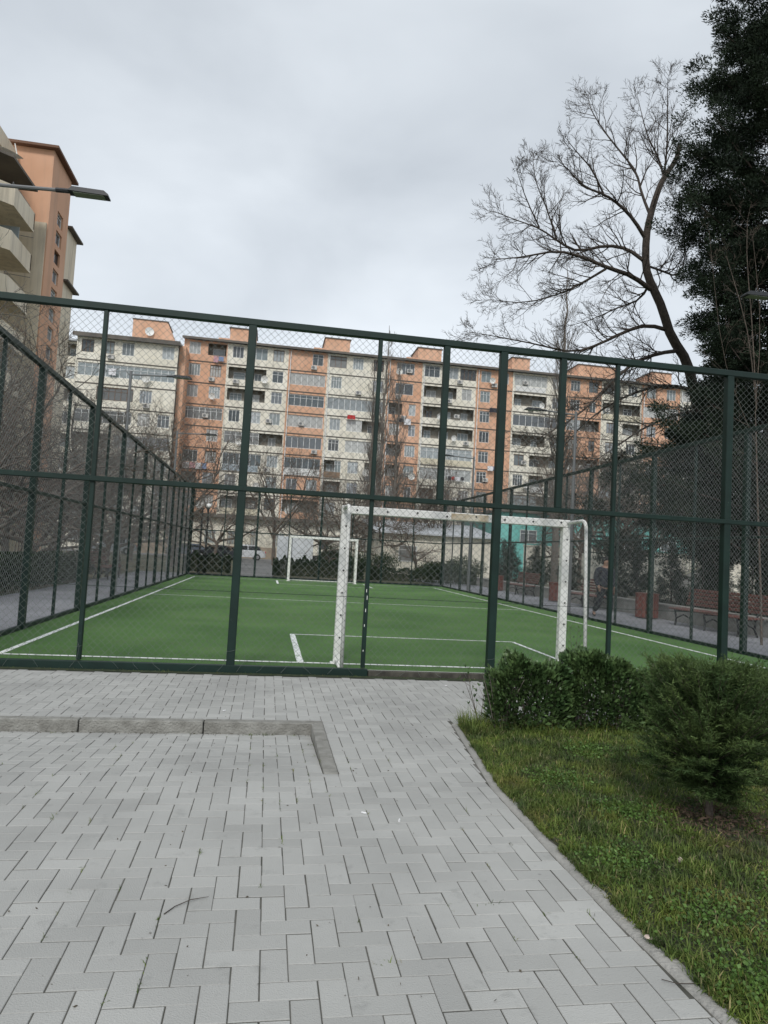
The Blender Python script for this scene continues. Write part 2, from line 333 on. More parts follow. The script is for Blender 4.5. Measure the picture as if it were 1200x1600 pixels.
for i in range(-70, 90):
    for j in range(2, 86):
        r4 = (i-j) % 4
        if r4 == 0: x0, y0, x1, y1 = i*U_, j*U_, (i+2)*U_, (j+1)*U_
        elif r4 == 3: x0, y0, x1, y1 = i*U_, j*U_, (i+1)*U_, (j+2)*U_
        else: continue
        x0 += OX; x1 += OX; y0 += OY; y1 += OY
        # clip the block by the kerb, the border and the fence line
        sub = [(x0, y0, x1, y1)]
        cx, cy = (x0+x1)/2, (y0+y1)/2
        def cut(rects, fn):
            out = []
            for q in rects: out += fn(q)
            return out
        def sub1(q, K):
            a, b, c_, d = q; x0_, y0_, x1_, y1_ = K
            if a >= x1_ or c_ <= x0_ or b >= y1_ or d <= y0_: return [q]
            out = []
            if b < y0_: out.append((a, b, c_, y0_))
            if d > y1_: out.append((a, y1_, c_, d))
            bb, dd = max(b, y0_), min(d, y1_)
            if a < x0_: out.append((a, bb, x0_, dd))
            if c_ > x1_: out.append((x1_, bb, c_, dd))
            return [z for z in out if z[2]-z[0] > .01 and z[3]-z[1] > .01]
        def by_kerb(q):
            out = []
            for w_ in sub1(q, (-99, KY, KX+.105, KY+.105)): out += sub1(w_, (KX, KE+.022, KX+.105, KY+.105))
            return out
        def by_lawn(q):
            a, b, c_, d = q
            if b > LAWN_BACK: return [q]
            e = min(lawn_edge(b), lawn_edge(d))-.005
            if a > e-.02: return [(a, LAWN_BACK, c_, d)] if d > LAWN_BACK+.02 else []
            return [(a, b, min(c_, e), d)]
        sub = cut(cut(sub, by_kerb), by_lawn)
        for a, b, c_, d in sub:
            if b > 8.3 or a > 8.5 or a < -6.8: continue
            d = min(d, 8.36)
            low = (c_ <= KX+.001 and d <= KY+.001)
            paver(a, b, c_, d, zlow if low else (lambda x, y: 0.))
pm_ = npmesh('pavement', Q.v, Q.f); pm_.polygons.foreach_set('use_smooth', [False]*len(pm_.polygons)); o = link('pavement', pm_, m_paver); struct(o)
b = MB()   # jointing bed below the blocks
def bedgrid(x0, x1, y0, y1, zf):
    b.add([(x0, y0, zf(x0, y0)), (x1, y0, zf(x1, y0)), (x1, y1, zf(x1, y1)), (x0, y1, zf(x0, y1))], [(0, 1, 2, 3)])
lowf = lambda y: -.0034-.095*max(0, (y-KE)/(KY-KE))
bedgrid(-6.8, 1.7, .2, KE-.2, lambda x, y: -.0034)
bedgrid(-6.8, KX+.01, KE-.2, KE+.2, lambda x, y: lowf(y))
bedgrid(KX+.01, 1.7, KE-.2, KE, lambda x, y: -.0034)
bedgrid(-6.8, KX+.01, KE+.2, KY+.01, lambda x, y: lowf(y))
bedgrid(KX+.05, 1.74, KE, KY+.03, lambda x, y: -.0034)
bedgrid(-6.8, 9, KY+.03, 8.42, lambda x, y: -.0034)
struct(b.build('paving_bed', m_bed))
# kerb: three back stones and the ramped side stone
for i, (xa, xb) in enumerate([(-4.43, -3.44), (-3.43, -2.44), (-2.43, -1.44), (-1.43, -.44), (-.43, KX+.105)]):
    k = MB(); k.cbox(xa, xb, KY+.002, KY+.102, -.25, .006, .006)
    struct(k.build('kerb', m_kerb))
k = MB(); k.cbox(KX+.003, KX+.103, KE+.025, KY-.002, -.25, .006, .006); struct(k.build('kerb', m_kerb))
# lawn soil and edging haunch
def lawn_z(x, y):
    d = min(x-lawn_edge(y), LAWN_BACK-y)
    return .012+.035*max(0, min(1, d/.5))+.02*math.sin(x*2.1+y*1.3)*max(0, min(1, d))
V = []; F = []; nx, ny = 60, 50
for j in range(ny+1):
    y = .3+(LAWN_BACK-.3)*j/ny; e = lawn_edge(y)
    for i in range(nx+1):
        u = (i/nx)**1.6; x = e+.068+(9-e)*u
        V.append((x, y, lawn_z(x, y)-.006 if i else -.012))
for j in range(ny):
    for i in range(nx): a = j*(nx+1)+i; F.append((a, a+1, a+nx+2, a+nx+1))
struct(link('lawn', npmesh('lawn', V, F), m_soil))
V = []; F = []; ys = np.linspace(.4, LAWN_BACK, 150); ra = random.Random(2); off = 0
for i, y in enumerate(ys):
    e = lawn_edge(y); off = off*.75+ra.gauss(0, .006)
    V += [(e-.006, y, -.03), (e-.002, y, .002), (e+.062+off*1.4, y, .006+.003*ra.random()), (e+.09+off*1.4, y, -.01)]
for i in range(len(ys)-1):
    for k in range(3): a = i*4+k; F.append((a, a+1, a+5, a+4))
struct(link('edging', npmesh('edging', V, F), m_haunch))
# pitch
FX0, FX1, FY0, FY1 = -3.80, 8.88, 8.52, 34.6
PX0, PX1, PY0, PY1 = -3.2, 8.05, 9.38, 32.9
t = MB(); t.add([(FX0, FY0-.02, .0), (FX1, FY0-.02, .0), (FX1, FY1, .0), (FX0, FY1, .0)], [(0, 1, 2, 3)]); struct(t.build('pitch_turf', m_turf))
ln = MB()
def seg(x0, y0, x1, y1, w=.08, z=.005):
    d = Vector((x1-x0, y1-y0, 0)); n_ = Vector((-d.y, d.x, 0)).normalized()*w/2; k = max(1, int(d.length/.25)); ra = random.Random(int(x0*10+y0*7))
    P = []
    for i in range(k+1):
        c = Vector((x0, y0, z))+d*i/k; j = ra.gauss(0, .004); P += [c+n_*(1+j*8), c-n_*(1+ra.gauss(0, .03))]
    ln.add(P, [(2*i, 2*i+1, 2*i+3, 2*i+2) for i in range(k)])
seg(PX0-.04, PY0, PX1+.04, PY0); seg(PX0-.04, PY1, PX1+.04, PY1)
seg(PX0, PY0+.04, PX0, PY1-.04); seg(PX1, PY0+.04, PX1, PY1-.04)
seg(PX0+.04, 20.7, PX1-.04, 20.7, .07)
for y0, y1 in ((PY0+.04, 12.45), (PY1-.04, 29.9)):
    seg(.53, y0, .53, y1-.04*(1 if y1 > y0 else -1), .09); seg(4.6, y0, 4.6, y1-.04*(1 if y1 > y0 else -1), .07); seg(.49, y1, 4.64, y1, .07)
struct(ln.build('pitch_lines', m_line))
# mossy strip at the foot of the front fence
mo = MB(); mo.add([(-6, 8.36, .002), (2.9, 8.36, .002), (2.9, 8.5, .008), (-6, 8.5, .008)], [(0, 1, 2, 3)]); struct(mo.build('moss_strip', mat('moss', (.02, .035, .012), 1, (.05, .06, .03), 14, bump=1)))
# walkways outside the cage
w = MB(); w.add([(FX0-.12, 8.5, .0), (FX0-.12, 36, .0), (-6.2, 36, .0), (-6.2, 8.5, .0)], [(0, 1, 2, 3)]); struct(w.build('walkway', m_walk))
w = MB(); w.add([(FX1+.12, 8.5, .0), (11.95, 8.5, .0), (11.95, 44, .0), (FX1+.12, 44, .0)], [(0, 1, 2, 3)]); struct(w.build('walkway', m_walk))
w = MB(); w.add([(8.9, 6.2, -.004), (14, 6.2, -.004), (14, 8.5, -.004), (8.9, 8.5, -.004)], [(0, 1, 2, 3)]); struct(w.build('walkway', m_walk))
w = MB(); w.add([(-6.2, 34.85, .004), (8.9, 34.85, .004), (8.9, 36.1, .004), (-6.2, 36.1, .004)], [(0, 1, 2, 3)]); struct(w.build('footpath', m_walk))
w = MB(); w.add([(-1.7, 36.1, .0), (.3, 36.1, .0), (3.2, 78.5, .0), (-3.4, 78.5, .0)], [(0, 1, 2, 3)])
w.add([(-60, 78.5, .0), (90, 78.5, .0), (90, 91, .0), (-60, 91, .0)], [(0, 1, 2, 3)]); struct(w.build('road', m_asph))
# ================================================================== GRASS
def blades(name, n, pos_fn, lmin, lmax, wid, mt, seed):
    r = np.random.default_rng(seed); P = pos_fn(r, n); n = len(P)
    L_ = r.uniform(lmin, lmax, n)*(.6+.8*r.random(n)); az = r.uniform(0, 2*np.pi, n); lean = r.uniform(.35, 1.75, n)
    d = np.stack([np.cos(az), np.sin(az), np.zeros(n)], 1); s_ = np.stack([-np.sin(az+r.normal(0, .6, n)), np.cos(az), np.zeros(n)], 1)
    up = np.array([0, 0, 1.]); w_ = (wid*r.uniform(.6, 1.5, n))[:, None]
    p0 = P; p1 = P+(d*np.sin(lean*.5)[:, None]+up*np.cos(lean*.5)[:, None])*L_[:, None]*.5
    p2 = p1+(d*np.sin(lean*1.25)[:, None]+up*np.cos(lean*1.25)[:, None])*L_[:, None]*.5
    V = np.stack([p0-s_*w_, p0+s_*w_, p1+s_*w_*.8, p1-s_*w_*.8, p2+s_*w_*.12, p2-s_*w_*.12], 1).reshape(-1, 3)
    b_ = np.arange(n)[:, None]*6; F = np.concatenate([b_+np.array([0, 1, 2, 3]), b_+np.array([3, 2, 4, 5])], 0)
    o = link(name, npmesh(name, V, F), mt); return o
def lawn_pos(r, n):
    y = r.uniform(.6, 6.15, n)**1.0; x = np.array([lawn_edge(v) for v in y])+.03+r.random(n)**1.15*4.6
    # tufts: pull toward cluster centres
    cx = r.uniform(1.5, 6.5, 1600); cy = r.uniform(.5, 6.3, 1600); k = r.integers(0, 1600, n); m = r.random(n) < .45
    x2 = cx[k]+r.normal(0, .03, n); y2 = cy[k]+r.normal(0, .03, n)
    x = np.where(m, x2, x); y = np.where(m, y2, y)
    e = np.array([lawn_edge(v) for v in y]); ok = (x > e+.066+.012*np.sin(y*23)+.015*np.sin(y*61)+.018*np.sin(y*9)) & (y < 6.16)
    x, y = x[ok], y[ok]
    bare = (np.hypot((x-2.75)/.28, (y-3.75)/.3) < 1) & (r.random(len(x)) < .75)
    x, y = x[~bare], y[~bare]
    return np.stack([x, y, np.array([lawn_z(a, b_) for a, b_ in zip(x, y)])-.003], 1)
tag(blades('grass', 250000, lawn_pos, .024, .06, .0023, m_grass, 3), 'rough short green grass with straw-coloured blades beside the paved path', 'grass', kind='stuff')
def clover_pos():
    r = np.random.default_rng(17); c = np.array([(2.05, 4.55), (2.2, 3.95), (1.95, 2.75), (1.85, 2.3), (2.5, 2.9), (3.1, 5.0), (2.6, 5.2), (2.3, 2.1), (1.8, 3.3), (3.3, 3.2)])
    k = r.integers(0, len(c), 7000); x = c[k, 0]+r.normal(0, .11, 7000); y = c[k, 1]+r.normal(0, .10, 7000); e = np.array([lawn_edge(v) for v in y]); ok = x > e+.06; x, y = x[ok], y[ok]
    return np.stack([x, y, np.array([lawn_z(a, b_) for a, b_ in zip(x, y)])+.008+.03*r.random(len(x))], 1)
CP = clover_pos()
def edge_pos(r, n):
    y = r.uniform(5.7, 6.2, n); x = 1.8+r.random(n)**1.5*3.5
    return np.stack([x, y, np.full(n, .02)], 1)
tag(blades('long_grass', 3500, edge_pos, .06, .2, .002, m_grass, 4), 'long loose grass growing at the foot of the broadleaf hedge', 'grass', kind='stuff')
def spill_pos(r, n):
    y = r.uniform(.9, 6.15, n); e = np.array([lawn_edge(v) for v in y]); cl = .5+.5*np.sin(y*17)*np.sin(y*5.3+1); k = r.random(n) < cl
    y, e = y[k], e[k]; return np.stack([y*0+e+.045+.05*r.random(len(y)), y, np.full(len(y), .006)], 1)
tag(blades('edge_grass', 14000, spill_pos, .02, .05, .0022, m_grass, 14), 'grass blades spilling over the concrete edging of the path', 'grass', kind='stuff')
def weed_pos(r, n):
    pts = []
    for cx, cy, k in [(-.05, 6.08, 60), (.1, 6.08, 70), (-.5, 6.08, 25), (.33, 6.07, 30), (.43, 5.7, 20), (.43, 5.3, 15), (.3, 2.25, 30), (-1.6, 6.08, 20), (1.05, 3.0, 12), (.55, 2.6, 14)]:
        for _ in range(k): pts.append((cx+r.normal(0, .035), cy+r.normal(0, .008), zlow(cx, cy)-.006))
    for _ in range(90):
        cx = r.uniform(-1.8, 1.5); cy = r.uniform(1.6, 6.0); cx = round((cx-.07)/.1)*.1+.07
        for _ in range(9): pts.append((cx+r.normal(0, .003), cy+r.normal(0, .02), zlow(cx, cy)-.006))
    for _ in range(900): pts.append((r.uniform(-5, 2.9), 8.40+r.uniform(0, .07), .002))
    return np.array(pts)
tag(blades('weeds', 10, weed_pos, .008, .03, .0014, m_grass, 8), 'tiny weeds and moss in the paving joints and along the kerb', 'weeds', kind='stuff')
# ================================================================== leaf clouds
def leaves(name, P, D, ln_, wd, mt, seed, parent=None, fold=.25, tri=False):
    """one small pointed leaf per point; D = rough direction"""
    r = np.random.default_rng(seed); n = len(P); D = D+r.normal(0, .35, (n, 3)); D /= np.linalg.norm(D, axis=1)[:, None]+1e-9
    S = np.cross(D, r.normal(0, 1, (n, 3))); S /= np.linalg.norm(S, axis=1)[:, None]+1e-9; N = np.cross(D, S)
    l_ = (ln_*r.uniform(.6, 1.4, n))[:, None]; w_ = (wd*r.uniform(.7, 1.3, n))[:, None]
    if tri:
        V = np.stack([P-S*w_, P+S*w_, P+D*l_], 1).reshape(-1, 3); F = np.arange(3*n).reshape(-1, 3)
    else:
        V = np.stack([P, P+D*l_*.45+S*w_+N*w_*fold, P+D*l_, P+D*l_*.45-S*w_+N*w_*fold], 1).reshape(-1, 3); F = np.arange(4*n).reshape(-1, 4)
    return link(name, npmesh(name, V, F), mt, parent)
def rand_unit(r, n):
    v = r.normal(0, 1, (n, 3)); return v/np.linalg.norm(v, axis=1)[:, None]
# ================================================================== CHAIN LINK CAGE
def wire_mesh(name, org, U, W_, z0, z1, mt, parent, step=.088, rad=.0019, wob=.004, seed=1, seglen=.45):
    r = random.Random(seed); org = Vector(org); U = Vector(U).normalized(); Nn = U.cross(Vector((0, 0, 1))); H_ = z1-z0; mb_v = []; mb_f = []
    ph = [r.uniform(0, 6) for _ in range(6)]
    def wav(u, v): return (wob*math.sin(u*2.3+ph[0]+v*1.1)+wob*.8*math.sin(u*5.1+v*3.7+ph[1]), wob*.7*math.sin(v*4.3+u*1.7+ph[2]), wob*2*math.sin(u*1.1+ph[3])*math.sin(v*1.6+ph[4]))
    for fam in (0, 1):
        wd_ = (U+Vector((0, 0, 1))*(-1 if fam == 0 else 1)).normalized(); PV = wd_.cross(Nn)
        k = int((W_+H_)/step)+1
        for i in range(k+1):
            c = i*step
            if fam == 0: ua, ub = max(0, c-H_), min(W_, c); pa, pb = (ua, c-ua), (ub, c-ub)       # u+v=c
            else: c -= H_; ua, ub = max(0, c), min(W_, c+H_); pa, pb = (ua, ua-c), (ub, ub-c)
            if ub-ua < .02: continue
            n_ = max(1, int((ub-ua)/seglen)); off = .0018*(1 if fam else -1)
            b_ = len(mb_v)
            for j in range(n_+1):
                t_ = j/n_; u = pa[0]+(pb[0]-pa[0])*t_; v = pa[1]+(pb[1]-pa[1])*t_; du, dv, dn = wav(u, v)
                e_ = min(1, u/.1, (W_-u)/.1, v/.1, (H_-v)/.1); e_ = max(0, e_)
                p = org+U*(u+du*e_)+Vector((0, 0, z0+v+dv*e_))+Nn*(off+dn*e_)
                for q in range(3):
                    an = q*2.094+.5; mb_v.append(p+PV*math.cos(an)*rad+Nn*math.sin(an)*rad)
            for j in range(n_):
                for q in range(3): mb_f.append((b_+j*3+q, b_+j*3+(q+1) % 3, b_+j*3+3+(q+1) % 3, b_+j*3+3+q))
    return link(name, npmesh(name, [tuple(v) for v in mb_v], mb_f), mt, parent)
H = 4.22; MID = 2.19
FY = 8.52
# --- front fence
ff = thing('chain_link_fence', 'tall dark green chain link fence along the paved path, in front of the near goal', 'fence', (0, FY, 0), group='fences round the pitch')
def pbox(name, x0, x1, y0, y1, z0, z1, mt, par, c=.006):
    k = MB(); k.cbox(x0, x1, y0, y1, z0, z1, c); o = k.build(name, mt); o.parent = par; o.matrix_parent_inverse = Matrix.Translation(-par.location) if not par.rotation_euler.z else (Matrix.Rotation(-par.rotation_euler.z, 4, 'Z') @ Matrix.Translation(-par.location)); return o
XL_, XR_ = -5.4, 9.3
for x in (-5.32, -2.05, 1.24, 4.45): pbox('post', x-.025, x+.025, FY-.03, FY+.03, .1, H-.03, m_green, ff)
for x in (-3.72, -.345, 2.86, 6.09): pbox('post', x-.048, x+.048, FY-.05, FY+.05, -.05, H-.03, m_green, ff)
for x in (2.10, 3.68): pbox('post', x-.04, x+.04, FY-.04, FY+.04, MID+.03, H-.03, m_green, ff)
for x in (7.7, 9.25): pbox('post', x-.025, x+.025, FY-.03, FY+.03, .1, H-.03, m_green, ff)
pbox('top_rail', XL_, XR_, FY-.045, FY+.045, H-.03, H+.05, m_green, ff)
pbox('middle_rail', XL_, XR_, FY-.062, FY+.034, MID-.03, MID+.03, m_green, ff)
pbox('bottom_rail', XL_, 1.3, FY-.055, FY+.03, .0, .09, m_green, ff)
pbox('bottom_rail', 1.31, 2.82, FY-.05, FY+.03, .0, .07, mat('old_wood_sill', (.035, .032, .026), .9, (.08, .075, .06), 9), ff)
o = pbox('threshold', 2.9, 6.03, FY-.05, FY+.03, -.02, .06, m_haunch, ff); o['label'] = 'pale concrete threshold'
for z0, z1, sd_ in ((.1, MID, 1), (MID, H, 2)):
    o = wire_mesh('wire_mesh', (XL_, FY+.045, 0), (1, 0, 0), XR_-XL_, z0, z1, m_wire, ff, seed=sd_); o.matrix_parent_inverse = Matrix.Translation(-ff.location)
tw = MB()
tw.tube([(XL_, FY+.05, .965), (-2, FY+.05, .95), (2.8, FY+.05, .955), (XR_, FY+.05, .95)], .004, 4)
o = tw.build('tension_wire', m_green, ff); o.matrix_parent_inverse = Matrix.Translation(-ff.location)
r = random.Random(9)      # loose mesh ends curling out at the foot
def ffpart(k, name, mt):
    o = k.build(name, mt, ff); o.matrix_parent_inverse = Matrix.Translation(-ff.location)
for i in range(30):
    x = -5+i*.28+r.uniform(-.08, .08)
    hh = r.uniform(.12, .36); s_ = r.choice((-1, 1)); P = []
    for k in range(6):
        q = k/5; P.append((x+s_*(.10*math.sin(q*2.4))*r.uniform(.8, 1.2), FY-.065-.02*math.sin(q*3), .02+hh*q))
    lw = MB(); lw.tube(P, .0018, 3, caps=False); ffpart(lw, 'loose_wire', m_wire)
for x in (-2.05, -.345, 2.86):      # ties round the posts
    lw = MB(); z = .25; lw.tube([(x-.07, FY-.06, z), (x, FY-.075, z+.01), (x+.07, FY-.06, z+.03)], .002, 3); ffpart(lw, 'wire_tie', m_wire)
for z, hgt in ((1.02, .04), (.93, .05), (.78, .04), (.6, .03), (.3, .02)):
    x = 1.24+r.uniform(-.015, .008); ch = MB(); ch.box(x-.003, x+.004, FY-.032, FY-.0305, z, z+hgt); ffpart(ch, 'bare_metal_chip', m_white)
# --- other sides
def side_fence(label, a, bb, n_bays, mt, seed):
    a = Vector(a); bb = Vector(bb); d = (bb-a); Ln = d.length; d.normalize(); rz = math.atan2(d.y, d.x)
    f = thing('chain_link_fence', label, 'fence', a, rz, 'fences round the pitch')
    st = Ln/n_bays
    for i in range(n_bays+1):
        k = MB()
        if i % 2: k.cbox(i*st-.025, i*st+.025, -.025, .025, -.02, H-.03, .004)
        else: k.cbox(i*st-.05, i*st+.05, -.05, .05, -.02, H-.03, .005)
        k.build('post', m_green, f)
    for nm, z0, z1, w_ in (('top_rail', H-.03, H+.05, .045), ('middle_rail', MID-.025, MID+.025, .028), ('bottom_rail', .0, .07, .03)):
        k = MB(); k.cbox(-.05, Ln+.05, -w_, w_, z0, z1, .005); k.build(nm, m_green, f)
    k = MB(); k.tube([(0, .03, .95), (Ln, .03, .95)], .004, 4); k.build('tension_wire', m_green, f)
    for z0, z1 in ((.06, MID), (MID, H)):
        wire_mesh('wire_mesh', (0, .04, 0), (1, 0, 0), Ln, z0, z1, mt, f, seed=seed, wob=.006, seglen=1.4, rad=.0014)
    return f
side_fence('long green chain link fence on the left side of the pitch', (-3.75, 8.6, 0), (-3.75, 34.6, 0), 16, m_wire2, 11)
side_fence('long green chain link fence on the right side of the pitch, before the benches', (8.9, 8.6, 0), (8.9, 34.6, 0), 16, m_wire2, 12)
side_fence('far green chain link fence behind the distant goal', (-3.68, 34.7, 0), (8.85, 34.7, 0), 8, m_wire, 13)
# ================================================================== GOALS
def goal(label, x0, x1, y, back):
    g_ = thing('football_goal', label, 'goal', ((x0+x1)/2, y, 0), group='white football goals'); w_ = (x1-x0)/2; T = .055
    for s in (-1, 1):
        k = MB(); k.cbox(s*w_-T if s < 0 else s*w_-T, s*w_+T, -.05, .05, 0, 2.02, .008)
        k.cbox(s*w_-.09, s*w_+.09, -.09, .09, 0, .015, .004)
        for z in np.arange(.35, 2.0, .3):
            k.disc((s*w_+.01, back*.05, z), (0, back, 0), .013, 8, .006, 1)
        k.build('goal_post', [m_white, m_hole], g_)
    k = MB(); k.cbox(-w_-T, w_+T, -.05, .05, 2.022, 2.13, .008)
    for x in np.arange(-w_+.15, w_, .42): k.disc((x, back*.05, 2.08+.012*math.sin(x*9)), (0, back, 0), .014, 8, .006, 1)
    k.cbox(-.12, .42, back*.05-.003, back*.05+.003, 2.03, 2.12, .001, 2)
    k.build('crossbar', [m_white, m_hole, m_rust], g_)
    for s in (-1, 1):
        k = MB(); D = .62; x = s*(w_+.02)
        P = [(x, back*.05, 2.09), (x, back*(D-.12), 2.10)]+[(x, back*(D-.12+.12*math.sin(a)), 2.10-.12*(1-math.cos(a))) for a in (.4, .8, 1.2, 1.57)]+[(x, back*(D+.12), .03)]
        k.tube(P, .024, 8); k.build('side_pipe', m_white, g_, True)
        k = MB(); k.tube([(x, back*.05, .03), (x, back*(D+.12), .03)], .022, 8); k.build('ground_bar', m_white, g_, True)
    k = MB(); k.tube([(-w_, back*(D+.12), .03), (w_, back*(D+.12), .03)], .02, 8); k.build('rear_bar', m_white, g_, True)
    return g_
goal('near white metal goal with bolt holes and a rust patch, just behind the front fence', 1.02, 4.2, 9.42, -1)
goal('small distant white goal at the far end of the pitch', 1.05, 4.2, 32.95, 1)
# ================================================================== LAMPS
def arm_lamp(label, x, y, s, h=6.2):
    t_ = thing('street_lamp', label, 'street lamp', (x, y, 0), group='arm lamps beside the pitch')
    k = MB(); k.tube([(0, 0, 0), (0, 0, 2.2), (0, 0, h+.08)], [.065, .055, .04], 10); k.cbox(-.14, .14, -.14, .14, 0, .02, .004); k.build('pole', m_lampg, t_)
    k = MB(); k.tube([(0, 0, h-.02), (s*.5, 0, h), (s*1.08, 0, h+.03)], .026, 8); k.build('arm', m_lampg, t_)
    k = MB(); a0, a1 = s*1.02, s*1.68
    k.tube([(s*.98, 0, h+.025), (s*1.2, 0, h+.035)], .034, 8)
    prof = [(s*1.15, h+.01), (s*1.2, h+.07), (s*1.62, h+.065), (a1, h+.02), (a1, h-.0)]
    k.prism(prof, 'y', -.085, .085)
    hd = k.build('lamp_head', m_lampd, t_)
    k = MB(); k.cbox(min(s*1.22, s*1.62), max(s*1.22, s*1.62), -.07, .07, h-.008, h+.004, .002); k.build('lens', m_lens, hd)
arm_lamp('nearest grey arm lamp reaching in from the left above the front fence', -4.15, 9.9, 1)
arm_lamp('grey arm lamp on a pole outside the middle of the left fence', -4.13, 20.4, 1)
arm_lamp('distant grey arm lamp near the far end of the left fence', -4.13, 30.7, 1)
arm_lamp('arm lamp at the right picture edge beside the dark conifer', 9.35, 10.4, -1)
arm_lamp('arm lamp with tilted head right of the front fence\'s thick centre post', 9.25, 20.3, -1)
arm_lamp('small arm lamp beyond the far right corner of the pitch', 9.25, 31.2, -1)
def globe_lamp(label, p, h, globe=True):
    t_ = thing('park_lamp', label, 'park lamp', p, group='black posts by the far left corner')
    k = MB(); k.tube([(0, 0, 0), (0, 0, .7), (0, 0, .75), (0, 0, h)], [.09, .08, .05, .045], 10)
    for z in np.arange(.8, h, .32): k.tube([(0, 0, z), (0, 0, z+.05)], .065, 10)
    k.build('pole', m_black, t_)
    k = MB(); k.tube([(0, 0, h-.02), (0, 0, h+.05)], [.05, .11], 12); k.build('collar', m_black, t_)
    if globe:
        bm = bmesh.new(); bmesh.ops.create_uvsphere(bm, u_segments=16, v_segments=10, radius=.13); me = bpy.data.meshes.new('globe'); bm.to_mesh(me); bm.free(); o = link('globe', me, m_globe, t_, True); o.location.z = h+.15
globe_lamp('black ringed lamp post topped with a white globe, beyond the far left corner', (-3.15, 37.2, 0), 3.35)
globe_lamp('black ringed post without a globe, left of the globe lamp', (-3.45, 37.2, 0), 3.3, False)
# ================================================================== BARE TREES
def tubes_mesh(name, polys, mt, parent=None):
    V = []; F = []
    for pts, rad in polys:
        P = np.array(pts, float); m = len(P); n = 7 if rad[0] > .06 else (4 if rad[0] > .012 else 3)
        T = np.gradient(P, axis=0); T /= np.linalg.norm(T, axis=1)[:, None]+1e-9
        a = np.cross(T[0], [.3, .5, .8]); a /= np.linalg.norm(a)+1e-9; b_ = len(V)
        for i in range(m):
            a = a-T[i]*np.dot(a, T[i]); a /= np.linalg.norm(a)+1e-9; c = np.cross(T[i], a)
            for k in range(n):
                an = 2*math.pi*k/n; V.append(P[i]+(a*math.cos(an)+c*math.sin(an))*rad[i])
        for i in range(m-1):
            for k in range(n): F.append((b_+i*n+k, b_+i*n+(k+1) % n, b_+(i+1)*n+(k+1) % n, b_+(i+1)*n+k))
    me = npmesh(name, V, F); return link(name, me, mt, parent, True)
def grow(rn, out, p, d, length, rad, depth, cfg):
    n = max(3, int(length/cfg.get('seg', .35))) if depth else 3; n = min(n, 9)
    P = [np.array(p, float)]; Rr = [rad]; d = np.array(d, float); d /= np.linalg.norm(d)
    st = length/n; wob = cfg['wob']; up = cfg['up']
    for i in range(n):
        d = d+np.array([rn.gauss(0, wob), rn.gauss(0, wob), rn.gauss(0, wob)+up]); d /= np.linalg.norm(d)
        P.append(P[-1]+d*st); Rr.append(rad*(1-(i+1)/n*.72))
    out.append((P, Rr))
    if depth > 0: kids(rn, out, P, Rr, length, depth, cfg)
def kids(rn, out, P, Rr, length, depth, cfg, dens=1., start=.22):
    nk = max(2, int(cfg['kids'][min(depth, len(cfg['kids']))-1]*dens*rn.uniform(.8, 1.2)))
    m = len(P)
    for k in range(nk):
        t_ = start+(1-start)*(k+rn.random())/nk; i = min(m-2, int(t_*(m-1))); f = t_*(m-1)-i
        q = P[i]*(1-f)+P[i+1]*f; ax = P[i+1]-P[i]; ax = ax/(np.linalg.norm(ax)+1e-9); rr = Rr[i]*(1-f)+Rr[i+1]*f
        s_ = np.cross(ax, [rn.gauss(0, 1), rn.gauss(0, 1), rn.gauss(0, 1)]); s_ = s_/(np.linalg.norm(s_)+1e-9)
        an = R(rn.uniform(*cfg['ang'])); nd = ax*math.cos(an)+s_*math.sin(an)
        ll = length*rn.uniform(*cfg['len'])*(1.15-t_*.55)
        grow(rn, out, q, nd, max(ll, .12), max(min(rr*.62, cfg.get('rmax', 9)), cfg['rmin']), depth-1, cfg)
def bare_tree(name, seed, h, trunk_r, cfg, nlimbs, split, mt, spread=.9):
    rn = random.Random(seed); t_ = thing(name, 'x', 'tree')
    tr = []; P = [np.array([0, 0, -.1])]; Rr = [trunk_r*1.3]; d = np.array([rn.gauss(0, .08), rn.gauss(0, .08), 1.])
    th = h*split; n = 8
    for i in range(n):
        d = d+np.array([rn.gauss(0, .07), rn.gauss(0, .07), .12]); d /= np.linalg.norm(d); P.append(P[-1]+d*th/n); Rr.append(trunk_r*(1-.45*i/n))
    tr.append((P, Rr)); tubes_mesh('trunk', tr, mt, t_)
    out = []
    for k in range(nlimbs):
        az = 2*math.pi*k/nlimbs+rn.uniform(-.4, .4); el = rn.uniform(.5, 1.25); q = P[-1-(k % 4)]
        dd = np.array([math.cos(az)*math.cos(el)*spread, math.sin(az)*math.cos(el)*spread, math.sin(el)])
        grow(rn, out, q, dd, (h-th)*rn.uniform(.7, 1.05), trunk_r*rn.uniform(.4, .6), cfg['depth'], cfg)
    tubes_mesh('crown', out, mt, t_)
    return t_
def bbox_top(t_): return max(v.co.z for ch in t_.children for v in ch.data.vertices)
cfgA = dict(wob=.13, up=.05, kids=[5, 7, 8], ang=(28, 62), len=(.42, .72), rmin=.009, depth=3, seg=.4)
cfgB = dict(wob=.16, up=-.01, kids=[5, 8, 7], ang=(30, 75), len=(.4, .7), rmin=.008, depth=3, seg=.35)
cfgP = dict(wob=.05, up=.16, kids=[5, 6, 7], ang=(18, 38), len=(.35, .62), rmin=.010, depth=2, seg=.35)
treeA = bare_tree('bare_tree', 21, 7.5, .14, cfgA, 6, .3, m_barkb)
treeB = bare_tree('bare_tree', 22, 6.5, .16, cfgB, 7, .26, m_barkb, 1.2)
treeD = bare_tree('bare_tree', 25, 8.5, .15, cfgA, 7, .22, m_barkg, 1.)
